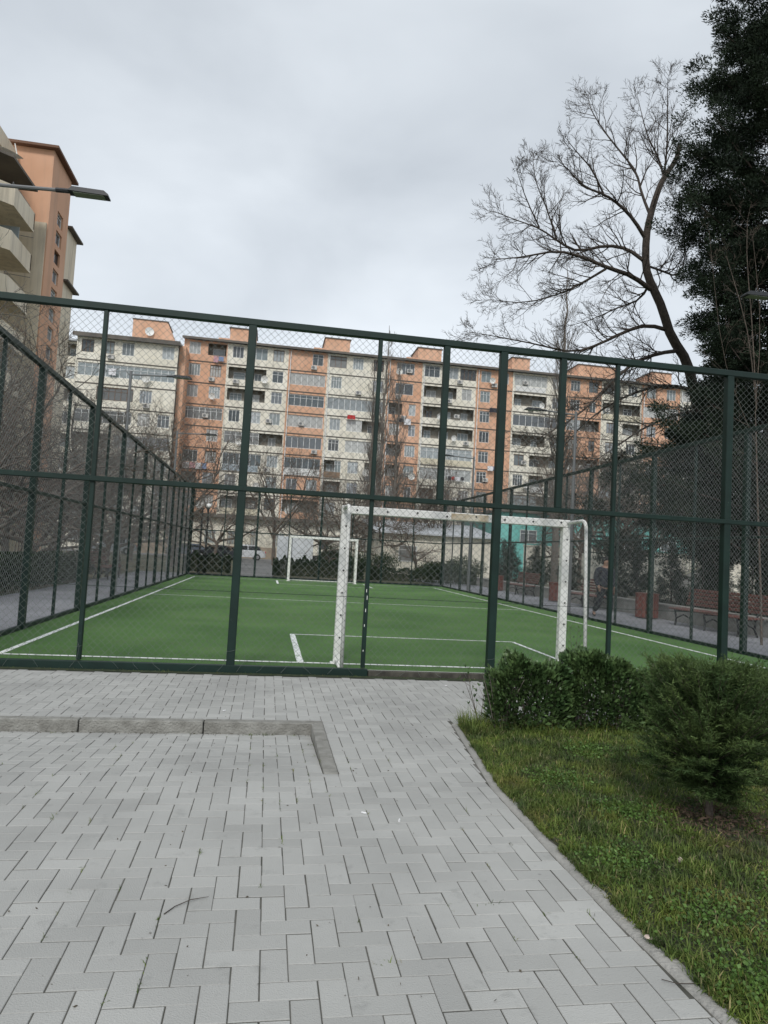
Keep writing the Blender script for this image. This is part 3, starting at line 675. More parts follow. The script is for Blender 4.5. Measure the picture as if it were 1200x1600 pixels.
def poplar(seed, h, r0, mt):
    rn = random.Random(seed); t_ = thing('poplar_tree', 'x', 'tree'); tr = []; P = [np.array([0, 0, -.1])]; Rr = [r0*1.2]
    for i in range(20): P.append(np.array([rn.gauss(0, .04)+.01*i, rn.gauss(0, .04), h*(i+1)/20])); Rr.append(r0*(1-.93*(i+1)/20))
    tubes_mesh('trunk', [(P, Rr)], mt, t_); out = []
    for k in range(80):
        z = h*(.16+.8*rn.random()**.85); i = min(19, int(z/h*20)); az = rn.uniform(0, 6.283); el = R(rn.uniform(48, 74))
        ll = (h*.2)*(1.1-z/h)**.6*rn.uniform(.5, 1.1)
        grow(rn, out, P[i], (math.cos(az)*math.cos(el), math.sin(az)*math.cos(el), math.sin(el)), ll, max(.012, r0*.28*(1.1-z/h)), 2, cfgP)
    tubes_mesh('crown', out, mt, t_); return t_
popA = poplar(31, 20, .24, m_barkg)
used = set()
def put(proto, label, x, y, h, rz, group):
    o = proto if proto.name not in used else copy_tree(proto)
    used.add(proto.name); used.add(o.name)
    base = BASEH[proto.name]; s = h/base; o.location = (x, y, 0); o.rotation_euler = (0, 0, rz); o.scale = (s, s, s)
    tag(o, label, 'tree', group); return o
BASEH = {t_.name: bbox_top(t_) for t_ in (treeA, treeB, treeD, popA)}
GB = 'bare trees round the pitch'
def px(x, Y): return float(atY(x, 860, Y)[0])
# left of the pitch
for pr, lab, X, Y, h, rz in [
    (treeB, 'dark bare tree closest to the left picture edge behind the left fence', -8.0, 13.5, 6.6, .3),
    (treeB, 'wide bare tree over the hedge between the left edge and the first lamp pole', -8.8, 19.5, 7.4, 2.1),
    (treeD, 'tall bare tree whose twigs cross the foot of the orange stair tower', -8.6, 25, 10.5, 1.0),
    (treeA, 'bare tree at left behind the cream picket fence', -12.5, 28, 10, 4.0),
    (treeB, 'low brown bare tree beside the left walkway', -7.4, 24, 5.6, 5.0),
    (treeA, 'bare tree behind the left lamp pole', -7.3, 31, 7.5, 2.6),
    (treeB, 'bare tree under the tall orange block at left', -12.0, 36, 9, .9),
    (treeD, 'bare tree between the orange stair tower and the cream block', -10.5, 44, 10.5, 3.4),
    (treeD, 'grey bare tree in front of the cream block with a roof house', -9.6, 52, 12.5, 5.2),
    (treeA, 'bare tree before the recessed stair strip of the long block', -6.0, 48, 11.5, 1.9),
    (treeB, 'spreading bare tree low behind the far left hedge', -8.2, 41, 7.5, 4.4),
    (treeA, 'slim brown bare tree right behind the front left corner of the cage', -6.9, 16.5, 6.8, 5.6),
    (treeD, 'bare tree with pale twigs level with the second left lamp', -8.2, 21.5, 8.2, .8),
    (treeA, 'tall bare tree before the chamfered balconies', -11.5, 21, 9.5, 2.9),
    (treeB, 'bare tree half way along the left fence', -7.6, 35, 6.6, 1.4),
    (treeD, 'bare tree just left of the black lamp posts', -5.6, 43, 9.0, 4.9),
    # middle
    (treeA, 'round bare tree before the cream section left of the thick fence post', px(429, 62), 62, 12, 1.2),
    (treeB, 'bare tree above the grey metal container', px(512, 74), 74, 10.5, 2.2),
    (treeA, 'bare tree behind the crossbar of the far goal', px(540, 60), 60, 9.5, 3.3),
    (treeD, 'bare tree left of the twin poplars', px(560, 72), 72, 12, .2),
    (treeB, 'bare tree right of the twin poplars', px(622, 62), 62, 10.5, 5.5),
    (treeA, 'brown bare tree before the middle orange section', px(655, 70), 70, 12.5, 4.7),
    (treeB, 'multi-stemmed bare tree above the low beige house', px(700, 74), 74, 9.5, .7),
    (treeD, 'bare tree left of the turquoise building', px(770, 68), 68, 14, 2.8),
    (treeB, 'low brown bare tree behind the dark parked cars', px(335, 70), 70, 8.5, 1.1),
    (treeD, 'bare tree before the orange section right of the container', px(475, 74), 74, 11, 3.7),
    (treeB, 'wide bare tree behind the near crossbar\'s left half', px(590, 56), 56, 8.5, .4),
    (treeA, 'bare tree behind the near crossbar\'s rust patch', px(680, 60), 60, 10, 2.0),
    (treeD, 'bare tree behind the low house', px(735, 76), 76, 13, 4.3),
    (treeA, 'bare tree behind the near goal\'s right post', px(885, 56), 56, 11.5, 5.9),
    (treeD, 'bare tree just left of the right poplar', px(838, 62), 62, 12, 1.5),
    (treeA, 'bare tree right of the right poplar', px(905, 44), 44, 11.5, 3.9),
    (treeB, 'bare tree behind the walking person', px(950, 40), 40, 9.5, .4),
    (treeD, 'bare tree over the stair railing', px(1010, 46), 46, 12, 2.3),
    (treeA, 'bare tree at right before the last orange section', px(985, 60), 60, 14, 5.1),
    (treeB, 'small bare tree with leaning stems by the far right corner of the pitch', px(655, 46), 46, 4.6, 3.0)]:
    put(pr, lab, X, Y, h, rz, GB)
put(popA, 'tall slender poplar rising above the roof line right of the centre', px(585, 62), 62, 22.5, 0, 'bare poplars')
put(popA, 'second poplar standing close right of the first tall one', px(612, 64), 64, 21, 2, 'bare poplars')
put(popA, 'thinner poplar standing close left of the tall pair', px(572, 66), 66, 20.5, 4, 'bare poplars')
put(popA, 'thick grey poplar trunk beside the right side fence', 15.1, 35, 18, 1, 'bare poplars')
# forked dark trunk by the left hedge
def trace(pts, Y, r0, r1, dy=0., rn=None):
    P = []; Rr = []; n = len(pts)
    for i, (x, y) in enumerate(pts):
        P.append(np.array(atY(x, y, Y+dy*i/(n-1)))); Rr.append(r0+(r1-r0)*i/(n-1))
    # smooth subdivision
    for _ in range(2):
        q = [P[0]]; s = [Rr[0]]
        for i in range(len(P)-1):
            q += [P[i]*.75+P[i+1]*.25, P[i]*.25+P[i+1]*.75]; s += [Rr[i]*.75+Rr[i+1]*.25, Rr[i]*.25+Rr[i+1]*.75]
        q.append(P[-1]); s.append(Rr[-1]); P, Rr = q, s
    P = P[::2]+[P[-1]] if (len(P) % 2 == 0) else P[::2]; Rr = Rr[::2]+[Rr[-1]] if (len(Rr) % 2 == 0) else Rr[::2]
    return P, Rr
def traced_tree(name, label, base, trunk, limbs, Y, mt, cfg, seed, r0, dens=1.):
    rn = random.Random(seed); t_ = thing(name, label, 'tree', base, group=GB)
    B = np.array(base, float); T = trace(trunk, Y, r0, r0*.35); T[0][0] = np.array([T[0][0][0], Y, -.1])
    sh = lambda PR: ([p-B for p in PR[0]], PR[1]); known = []
    def learn(pts, Ya, Yb):
        for i in range(len(pts)-1):
            for q in range(8):
                f = q/8; known.append((pts[i][0]*(1-f)+pts[i+1][0]*f, pts[i][1]*(1-f)+pts[i+1][1]*f, Ya+(Yb-Ya)*(i+f)/(len(pts)-1)))
    learn(trunk, Y, Y)
    T2 = sh(T); tubes_mesh('trunk', [T2], mt, t_); out = []
    kids(rn, out, T2[0], T2[1], 2.2, 2, cfg, .8*dens, .55)
    for pts, ra, rb, dy in limbs:
        Ya = min(known, key=lambda q: (q[0]-pts[0][0])**2+(q[1]-pts[0][1])**2)[2]
        PR = trace(pts, Ya, ra, rb, dy); learn(pts, Ya, Ya+dy)
        S = sh(PR); out.append(S); ln_ = sum(np.linalg.norm(S[0][i+1]-S[0][i]) for i in range(len(S[0])-1))
        c2 = dict(cfg); c2['kids'] = [cfg['kids'][0], cfg['kids'][1], max(5, int(ln_*cfg['per']))]
        c2['len'] = cfg['len']
        kids(rn, out, S[0], S[1], min(max(ln_*.6, 1.1), 2.3), 3, c2, dens, .12)
    tubes_mesh('crown', out, mt, t_); return t_
cfgL = dict(wob=.12, up=.085, kids=[5, 7, 6], ang=(22, 58), len=(.34, .68), rmin=.0062, depth=3, seg=.22, per=6.2, rmax=.024)
YB = 22.
traced_tree('spreading_bare_tree', 'large bare tree leaning left with arching limbs, beside the dark conifer', (float(atY(1118, 900, YB)[0]), YB, 0),
    [(1118, 960), (1115, 900), (1108, 780), (1098, 680), (1085, 610), (1073, 560), (1047, 525), (1035, 479), (1016, 441), (1008, 414), (1010, 364), (1016, 337), (1026, 303), (1037, 276), (1058, 249), (1062, 225)],
    [([(1016, 337), (1001, 299), (995, 268), (970, 238), (939, 199), (920, 165), (919, 148)], .055, .008, 1.5),
     ([(1008, 372), (989, 341), (966, 318), (943, 303), (909, 291), (888, 264), (874, 253)], .07, .01, -1.5),
     ([(943, 303), (924, 261), (901, 238), (886, 218)], .035, .008, -.8),
     ([(1004, 406), (978, 387), (943, 383), (901, 395), (870, 376), (843, 356), (809, 345), (771, 330)], .07, .01, 1.2),
     ([(870, 376), (855, 326), (836, 284), (832, 245)], .035, .007, .8), ([(843, 356), (820, 307), (807, 264)], .03, .007, -.6),
     ([(1016, 452), (985, 429), (947, 418), (905, 399), (866, 391), (817, 402), (767, 406)], .09, .01, -1.6),
     ([(947, 420), (905, 445), (874, 460), (817, 475), (767, 468)], .05, .008, 1.5),
     ([(1047, 517), (1008, 506), (970, 521), (932, 540), (893, 552), (836, 537), (771, 525), (737, 519)], .075, .008, 1.8),
     ([(1058, 548), (1027, 552), (989, 567), (955, 598), (915, 640), (870, 670), (830, 690)], .075, .01, -1.8),
     ([(1008, 414), (1039, 425), (1058, 433), (1073, 406), (1066, 337), (1047, 300)], .05, .008, 1.8),
     ([(1037, 276), (1029, 245), (1012, 215), (1004, 184), (995, 146)], .04, .006, 1.0),
     ([(1037, 276), (1043, 230), (1043, 161), (1043, 123)], .04, .006, -.8),
     ([(1085, 610), (1040, 600), (1000, 610), (950, 632), (905, 668), (880, 700)], .07, .01, 2.0),
     ([(1090, 640), (1050, 650), (1005, 668), (960, 700), (930, 720)], .06, .01, -1.4),
     ([(1016, 441), (1000, 470), (965, 480), (925, 500), (885, 510)], .05, .008, 2.4)],
    YB, m_bark, cfgL, 77, .22)
YF = 29.
traced_tree('forked_bare_tree', 'thick dark trunk forking low, before the cream picket fence at left', (float(atY(78, 880, YF)[0]), YF, 0),
    [(76, 890), (80, 872), (92, 835), (103, 800), (108, 785)],
    [([(104, 798), (85, 785), (45, 770), (0, 760), (-40, 740)], .16, .04, -1.5), ([(106, 790), (125, 772), (150, 762), (190, 745), (215, 715)], .13, .03, 1.),
     ([(112, 792), (135, 786), (165, 795), (210, 805), (250, 815)], .1, .02, -1.), ([(85, 785), (60, 740), (40, 690), (35, 640)], .09, .02, 1.), ([(125, 772), (120, 730), (110, 680), (118, 630)], .09, .02, -.5)],
    YF, m_bark, dict(cfgB, per=4., rmax=.04, rmin=.007), 78, .3)
# tall twiggy bush against the right picture edge
traced_tree('twiggy_bare_tree', 'thin upright bare stems crossing the dark conifer at the right edge', (float(atY(1190, 900, 13.5)[0]), 13.5, 0),
    [(1190, 1010), (1188, 900), (1184, 800), (1182, 700), (1180, 640)],
    [([(1182, 640), (1170, 520), (1150, 450), (1135, 400)], .013, .005, .3), ([(1182, 640), (1175, 500), (1166, 400), (1168, 345)], .013, .005, -.3), ([(1182, 620), (1190, 500), (1176, 370)], .011, .005, .3), ([(1184, 700), (1150, 620), (1125, 540), (1108, 360)], .011, .004, -.2)],
    13.5, m_barkb, dict(cfgA, per=2.4, rmax=.008, rmin=.0035, kids=[3, 4, 4], len=(.25, .45)), 79, .028, .8)
# ================================================================== EVERGREENS
def conifer(name, label, base, prof, h, n_br, leaf_n, seed, trunk_r, mt, sag=-.05, group=None, leafl=.1, leafw=.012, clump=.22, flat=.8):
    """prof(z/h) -> crown radius. trunk, branches, foliage of thousands of small sprays"""
    t_ = thing(name, label, 'tree', base, group=group); r = np.random.default_rng(seed); rn = random.Random(seed)
    tubes_mesh('trunk', [([np.array([0, 0, -.1]), np.array([.03, 0, h*.3]), np.array([0, .03, h*.65]), np.array([0, 0, h*.97])], [trunk_r*1.15, trunk_r*.8, trunk_r*.45, .02])], m_bark, t_)
    br = []; PP = []; DD = []
    for k in range(n_br):
        u = (k+rn.random())/n_br; z = h*u; rad = prof(u)
        if rad <= .02: continue
        az = rn.uniform(0, 6.283); ll = rad*rn.uniform(.6, 1.18); d = np.array([math.cos(az), math.sin(az), 0.]); rise = rn.uniform(-.1, .35)+sag
        pts = [np.array([0, 0, z-ll*.25])+d*ll*t+np.array([0, 0, 1])*(ll*(rise*t+.25*t*t)) for t in (0, .3, .6, .85, 1)]
        br.append((pts, [max(.012, trunk_r*.16*(1.1-u))*(1-.8*t) for t in (0, .3, .6, .85, 1)]))
        nc = max(2, int(ll/clump*1.45))
        for c in range(nc):
            t = 1-(c/nc)*.86*rn.random()**.25 if c else 1.
            i = min(3, int(t*4)); cpos = np.array([0, 0, z-ll*.25])+d*ll*t+np.array([0, 0, 1])*(ll*(rise*t+.25*t*t))
            cpos = cpos+r.normal(0, clump*.5, 3); m = max(4, int(leaf_n*rn.uniform(.5, 1.4)))
            u_ = rand_unit(r, m); sc = clump*rn.uniform(.6, 1.25)*np.array([1.15, 1.15, flat]); P = cpos+u_*sc*(r.random(m)**.4)[:, None]*.9
            PP.append(P); DD.append(u_*.7+d*.45+np.array([0, 0, .35]))
    tubes_mesh('branches', br, m_bark, t_)
    leaves('foliage', np.concatenate(PP), np.concatenate(DD), leafl, leafw, mt, seed, t_, tri=True)
    return t_
def prof_big(u):
    z = u*22
    zs = [0, 1.6, 2.4, 4, 6, 8, 9.5, 11, 12.5, 14, 15, 16.5, 18, 20, 22]; rs = [0, .0, 2.3, 3.5, 2.85, 2.35, 2.45, 2.5, 3.05, 3.0, 2.55, 2.15, 1.8, 1.1, .1]
    return float(np.interp(z, zs, rs))
conifer('cypress_tree', 'huge near-black evergreen towering at the right edge of the picture', (13.75, 17.2, 0), prof_big, 22, 500, 165, 41, .38, m_con, leafl=.085, leafw=.015, clump=.30, sag=-.08, flat=.6)
conifer('cypress_tree', 'lower dark evergreen filling the gap right of the spreading bare tree', (15.6, 22.5, 0), lambda u: float(np.interp(u, [0, .2, .3, .6, 1], [0, 0, 2.6, 2.4, .1])), 9, 170, 90, 42, .25, m_con, leafl=.10, leafw=.02, clump=.32)
conifer('cedar_tree', 'dark cedar with drooping boughs between the walking person and the big evergreen', (13.3, 25.5, 0), lambda u: float(np.interp(u, [0, .25, .35, .7, 1], [0, 0, 2.1, 1.7, .1])), 6.2, 46, 60, 43, .16, m_con, sag=-.25, leafl=.14, leafw=.019, clump=.3)
conifer('cypress_tree', 'dark evergreen against the right edge behind the second bench', (14.8, 13.2, 0), lambda u: float(np.interp(u, [0, .22, .32, .6, 1], [0, 0, 1.9, 2.1, .1])), 7, 150, 80, 44, .22, m_con, leafl=.13, leafw=.018, clump=.3)
# young pines behind the low wall
yp = conifer('young_pine', 'x', (0, 0, 0), lambda u: float(np.interp(u, [0, .1, .25, 1], [.1, .5, .62, .06])), 2.2, 85, 34, 51, .04, m_pine, sag=.25, leafl=.09, leafw=.009, clump=.11)
first = True
for lab, x, y, s, rz in [('young pine behind the red planter nearest the camera', 13.1, 21.0, 1., 0), ('young pine behind the walking person', 12.9, 24.5, .95, 1), ('young pine left of the long front bench', 12.9, 19.0, .95, 2),
                         ('young pine behind the long front bench', 13.0, 17.0, .9, 3), ('young pine before the stair railing', 14.6, 20.5, .85, 4), ('young pine between the goal corner pipe and the person', 13.0, 28.5, 1.05, 5),
                         ('young pine by the farther bench', 13.0, 32.5, 1.0, 6), ('young pine behind the far red planter', 13.4, 37, 1.1, .5), ('young pine beside the poplar trunk', 14.0, 40, 1.2, 1.5), ('slim young pine at the foot of the beige wall', 15.3, 27, 1.1, 2.5)]:
    o = yp if first else copy_tree(yp); first = False
    o.location = (x, y, 0); o.rotation_euler = (0, 0, rz); o.scale = (s, s, s); tag(o, lab, 'tree', 'young pines beside the walkway')
def bush(name, label, x, y, rx, ry, h, n, mt, seed, parent=None, leafl=.05, leafw=.02, group=None, cat='bush'):
    t_ = thing(name, label, cat, (x, y, 0), group=group); r = np.random.default_rng(seed); rn = random.Random(seed); PP = []
    nc = max(8, int(n/260))
    for _ in range(nc):
        a = rn.uniform(0, 6.28); q = rn.random()**.5; c = np.array([math.cos(a)*q*rx*.75, math.sin(a)*q*ry*.75, h*(.25+.6*rn.random()*(1-.4*q))])
        s_ = np.array([rx, ry, h*.6])*rn.uniform(.22, .42); u_ = rand_unit(r, 260); PP.append(c+u_*s_*(r.random(260)**.35)[:, None])
    P = np.concatenate(PP); P = P[P[:, 2] > .03]
    D = P/np.array([rx, ry, h]); leaves('foliage', P, D+np.array([0, 0, .4]), leafl, leafw, mt, seed, t_)
    br = []
    for _ in range(9):
        a = rn.uniform(0, 6.28); e_ = np.array([math.cos(a)*rx*.6, math.sin(a)*ry*.6, h*.75]); br.append(([np.zeros(3), e_*np.array([.3, .3, .5]), e_], [.02, .014, .006]))
    tubes_mesh('stems', br, m_bark, t_); return t_
for i, (lab, x, y, rx, h) in enumerate([('dark rounded bush left of the small far-corner tree', 6.3, 39.5, 1.3, 1.9), ('dark bush behind the right post of the far goal', 4.9, 41, 1.1, 2.2), ('low dark bush beside the beige house', 10.6, 41, 1.6, 1.5),
                                      ('bush at the foot of the poplar on the right', 12.9, 44, 1.5, 1.9), ('bush left of the turquoise building', 9.2, 38.2, 1.3, 1.4), ('green bush by the beige boundary wall', 16.2, 38, 1.5, 2.1), ('dark bush behind the container', 5.9, 66, 1.6, 2.8)]):
    bush('bush', lab, x, y, rx, rx*.8, h, 5000, m_hedge2, 60+i, leafl=.07, leafw=.024, group='dark bushes beyond the pitch')
def hedge_box(label, x0, x1, y0, y1, h, n, mt, seed, leafl, leafw, group, gaps=0., cat='hedge', stems=0, z0=.06):
    t_ = thing('hedge', label, cat, ((x0+x1)/2, (y0+y1)/2, 0), group=group); r = np.random.default_rng(seed); ax, ay = (x1-x0)/2, (y1-y0)/2
    P = r.uniform(-1, 1, (n, 3)); P[:, 2] = r.random(n)
    # bias to the outside
    k = r.integers(0, 3, n); s_ = np.where(r.random(n) < .5, -1, 1); m = r.random(n) < .6
    P[:, 0] = np.where(m & (k == 0), s_*(1-.15*r.random(n)), P[:, 0]); P[:, 1] = np.where(m & (k == 1), s_*(1-.2*r.random(n)), P[:, 1]); P[:, 2] = np.where(m & (k == 2), 1-.12*r.random(n), P[:, 2])
    X = P[:, 0]*ax; Yy = P[:, 1]*ay
    lump = 1+.12*np.sin(X*7+seed)+.08*np.sin(X*17+seed*2)+.06*np.sin(X*31); X2 = X
    Yy = Yy*(1+.1*np.sin(X*11+P[:, 2]*9)); Z = z0+P[:, 2]*(h-z0)*lump
    if gaps:
        g_ = np.sin(X*5.1+1.2)+.5*np.sin(X*13+2)+.8*r.random(n); keep = ~((g_ < -.45) & (P[:, 2] < gaps)); keep &= ~((P[:, 2] < .2) & (r.random(n) < .3))
        X2, Yy, Z, P = X[keep], Yy[keep], Z[keep], P[keep]
    Pp = np.stack([X2, Yy, Z], 1); D = np.stack([P[:, 0]*.5, P[:, 1]*.8, .4+P[:, 2]*.5], 1)
    leaves('foliage', Pp, D, leafl, leafw, mt, seed, t_)
    br = []; rn = random.Random(seed)
    for i in range(stems):
        x = rn.uniform(-ax*.95, ax*.95); y = rn.uniform(-ay*.5, ay*.5)
        for q in range(4):
            ex = x+rn.gauss(0, .09); ey = y+rn.gauss(0, .07); br.append(([np.array([x, y, -.02]), np.array([(x+ex)/2, (y+ey)/2, h*.45]), np.array([ex, ey, h*rn.uniform(.75, 1.0)])], [.009, .006, .003]))
    if br: tubes_mesh('stems', br, m_barkg, t_)
    return t_
hedge_box('broadleaf evergreen hedge at the left end of the lawn\'s back row', 2.03, 2.72, 5.78, 6.14,   .56, 8200, m_hedge, 71, .046, .0135, 'hedge clumps behind the lawn', .3, stems=9)
hedge_box('taller broadleaf evergreen hedge clump in the middle of the lawn\'s back row', 2.74, 3.5, 5.74, 6.16, .62, 10500, m_hedge, 72, .046, .0135, 'hedge clumps behind the lawn', .25, stems=10)
hedge_box('broadleaf evergreen hedge clump partly hidden behind the feathery shrub', 3.52, 4.7, 5.72, 6.14, .55, 12500, m_hedge, 73, .046, .0135, 'hedge clumps behind the lawn', .3, stems=12)
hedge_box('clipped hedge along the left walkway', -7.2, -6.3, 9.5, 27, .85, 42000, m_hedge2, 74, .07, .024, 'clipped hedges')
hedge_box('short clipped hedge before the parked dark cars', -4.2, -1.85, 36.6, 37.8, .93, 16000, m_hedge2, 75, .05, .02, 'clipped hedges')
hedge_box('long clipped hedge below the grey metal container', .35, 5.1, 36.5, 37.7, .97, 30000, m_hedge2, 76, .05, .02, 'clipped hedges')
hedge_box('low clipped hedge behind the far right corner of the pitch', 5.4, 11.4, 36.8, 37.8, .7, 26000, m_hedge2, 77, .05, .02, 'clipped hedges')
# feathery shrub on the lawn
def feathery(label, base, h, w_, seed):
    t_ = thing('conifer_shrub', label, 'shrub', base); rn = random.Random(seed); r = np.random.default_rng(seed)
    stems = []; P = []; D = []; Rr = []
    stems.append(([np.array([0, 0, -.03]), np.array([.0, .0, .12]), np.array([-.02, .01, .4]), np.array([.0, 0, h*.85])], [.024, .02, .014, .004]))
    for k in range(430):
        u = rn.random()**.8; z = .14+u*(h*.64); az = rn.uniform(0, 6.283)
        rad = w_*float(np.interp(u, [0, .12, .45, .8, 1], [.38, .72, 1., .85, .5]))*rn.uniform(.5, 1.12)
        el = rn.uniform(.15, .6)+u*.45; n = 7; pts = []; p = np.array([0, 0, z*.8]); d = np.array([math.cos(az)*math.cos(el), math.sin(az)*math.cos(el), math.sin(el)])
        L_ = rad/max(.4, math.cos(el)); L_ = min(L_, (h*1.02-z)/max(.2, math.sin(el+.25)))
        for i in range(n+1):
            pts.append(p.copy()); p = p+d*L_/n; d = d+np.array([0, 0, .05-(.10 if u < .35 else 0)]); d /= np.linalg.norm(d)
        stems.append((pts, [.0045*(1-.8*i/n) for i in range(n+1)]))
        for i in range(2, n+1):               # side sprays in a fan
            for s in range(6):
                t_i = i-rn.random(); a_ = min(n-1, int(t_i)); q = pts[a_]+(pts[a_+1]-pts[a_])*(t_i-a_); ax = pts[min(n, a_+1)]-pts[a_]; ax /= np.linalg.norm(ax)
                sd_ = np.cross(ax, [0, 0, 1]); sd_ /= np.linalg.norm(sd_)+1e-9; sg = rn.choice((-1, 1)); dd = ax*.75+sd_*sg*rn.uniform(.25, .7)+np.array([0, 0, rn.uniform(-.1, .35)]); dd /= np.linalg.norm(dd)
                sl_ = rn.uniform(.045, .10)*(1.1-.4*i/n)
                for m in range(9):
                    t = m/8; c = q+dd*sl_*t; P.append(c); sg2 = 1 if m % 2 else -1; dn = dd*.9+np.cross(dd, [0, .1, 1])*sg2*.55+r.normal(0, .18, 3); D.append(dn)
    tubes_mesh('stems', stems, m_barkb, t_)
    leaves('foliage', np.array(P), np.array(D),   .027, .0028, m_shrub, seed, t_, tri=True)
    return t_
feathery('feathery dark green conifer shrub standing on the lawn', (2.70, 3.86, .03), 1.06, .50, 81)
# dry litter under the shrub
r_ = np.random.default_rng(82); pp = np.stack([2.72+r_.normal(0, .2, 900), 3.8+r_.normal(0, .17, 900), np.full(900, .045)+r_.random(900)*.02], 1)
tag(leaves('ground_weeds', CP, rand_unit(r_, len(CP))*np.array([1, 1, .25])+np.array([0, 0, .15]), .016, .007, mat('clover_leaf', (.06, .13, .02), .6, (.10, .18, .035), 8, island=(.6, 1.4), trans=.15), 84), 'low broad-leaved weeds in patches through the grass', 'weeds', kind='stuff')
tag(leaves('dry_litter', pp, rand_unit(r_, 900)*np.array([1, 1, .3]), .03, .005, m_dry, 83), 'brown dry litter under the feathery shrub', 'litter', kind='stuff')
# loose sprig at hedge's left end and a thin sapling behind the hedge
for nm, lab, (bx, by), hh, sd_ in (('sapling', 'thin leafless sapling poking up behind the hedge near the goal post', (4.18, 8.9), .72, 91), ('sapling', 'thin leafy sprig at the left end of the hedge', (1.98, 6.1), .5, 92)):
    t_ = thing(nm, lab, 'sapling', (bx, by, 0)); rn = random.Random(sd_); out = []
    for k in range(3): grow(rn, out, (0, 0, 0), (rn.gauss(0, .12)-.15*(sd_ == 92), rn.gauss(0, .1), 1), hh*rn.uniform(.7, 1), .005, 1, dict(wob=.06, up=.05, kids=[5], ang=(30, 60), len=(.15, .3), rmin=.002, seg=.1))
    tubes_mesh('stems', out, m_barkb, t_)
    ends = np.array([p[0][-1] for p in out for _ in range(4)]); leaves('leaves', ends, np.tile([0, 0, 1.], (len(ends), 1)), .03, .008, m_hedge, sd_, t_)
# ================================================================== BUILDINGS
def window_mesh(name, w, h, nv, transom=True):
    """frame with nv vertical lights, origin bottom-left-front, facing -Y"""
    k = MB(); f = .055; k.box(0, w, .03, .05, 0, h, 1)
    k.box(0, w, -.02, .04, 0, f); k.box(0, w, -.02, .04, h-f, h)
    for i in range(nv+1):
        x = (w-f)*i/nv; k.box(x, x+f, -.021, .041, f+.001, h-f-.001)
    if transom: k.box(f, w-f, -.015, .035, h*.7, h*.7+.04)
    me = bpy.data.meshes.new(name); me.from_pydata(k.v, [], k.f); me.polygons.foreach_set('material_index', k.m); me.materials.append(m_frame); me.materials.append(m_glass); me.update()
    return me
WM = {}; rw = random.Random(77)
def window(par, x, y, z, w, h, nv=3, rz=0, name='window'):
    nv = max(1, nv+rw.choice((-1, 0, 0, 0, 1)) if w > 1.3 else nv); fr = 1 if rw.random() < .12 else 0; tr_ = rw.random() < .55
    key = (round(w, 1), round(h, 1), nv, fr, tr_)
    if key not in WM:
        WM[key] = window_mesh('window', key[0], key[1], nv, tr_)
        if fr: WM[key].materials[0] = m_frame_b
    o = bpy.data.objects.new(name, WM[key]); C.objects.link(o); o.parent = par; o.location = (x, y, z); o.rotation_euler.z = rz; return o
def ac_mesh():
    k = MB(); k.cbox(0, .8, -.32, 0, 0, .55, .02); k.tube([(.3, -.325, .28), (.3, -.34, .28)], .2, 14, 1); k.box(.05, .1, -.3, .02, -.06, 0, 1); k.box(.7, .75, -.3, .02, -.06, 0, 1)
    me = bpy.data.meshes.new('air_conditioner'); me.from_pydata(k.v, [], k.f); me.polygons.foreach_set('material_index', k.m); me.materials.append(m_ac); me.materials.append(m_lampg); me.update(); return me
ACM = ac_mesh()
def dish_mesh():
    k = MB(); n = 14; V = [(0, 0, 0)]; F = []
    for j in (1, 2, 3):
        for i in range(n): a = 2*math.pi*i/n; V.append((.45*j/3*math.cos(a), -.13*(j/3)**2, .45*j/3*math.sin(a)))
    for i in range(n): F.append((0, 1+i, 1+(i+1) % n))
    for j in (0, 1):
        for i in range(n): F.append((1+j*n+i, 1+j*n+(i+1) % n, 1+(j+1)*n+(i+1) % n, 1+(j+1)*n+i))
    k.add(V, F); k.tube([(0, .02, 0), (0, .3, -.2), (0, .3, -.6)], .03, 5); k.tube([(0, -.1, -.4), (0, -.5, -.05)], .02, 4)
    me = bpy.data.meshes.new('satellite_dish'); me.from_pydata(k.v, [], k.f); me.materials.append(m_white); me.update(); return me
DISHM = dish_mesh()
def obj_at(name, me, par, loc, rz=0, rx=0, s=1):
    o = bpy.data.objects.new(name, me); C.objects.link(o); o.parent = par; o.location = loc; o.rotation_euler = (rx, 0, rz); o.scale = (s, s, s); return o
FH = 2.97; GZ = 5.6; NF = 8; YBLD = 97.; ROOFZ = GZ+FH*NF
bld = thing('apartment_building', 'long nine-storey block in alternating orange and cream sections, beyond the pitch', 'building', (0, YBLD, 0))
rb = random.Random(14)
LAUNDRY = []
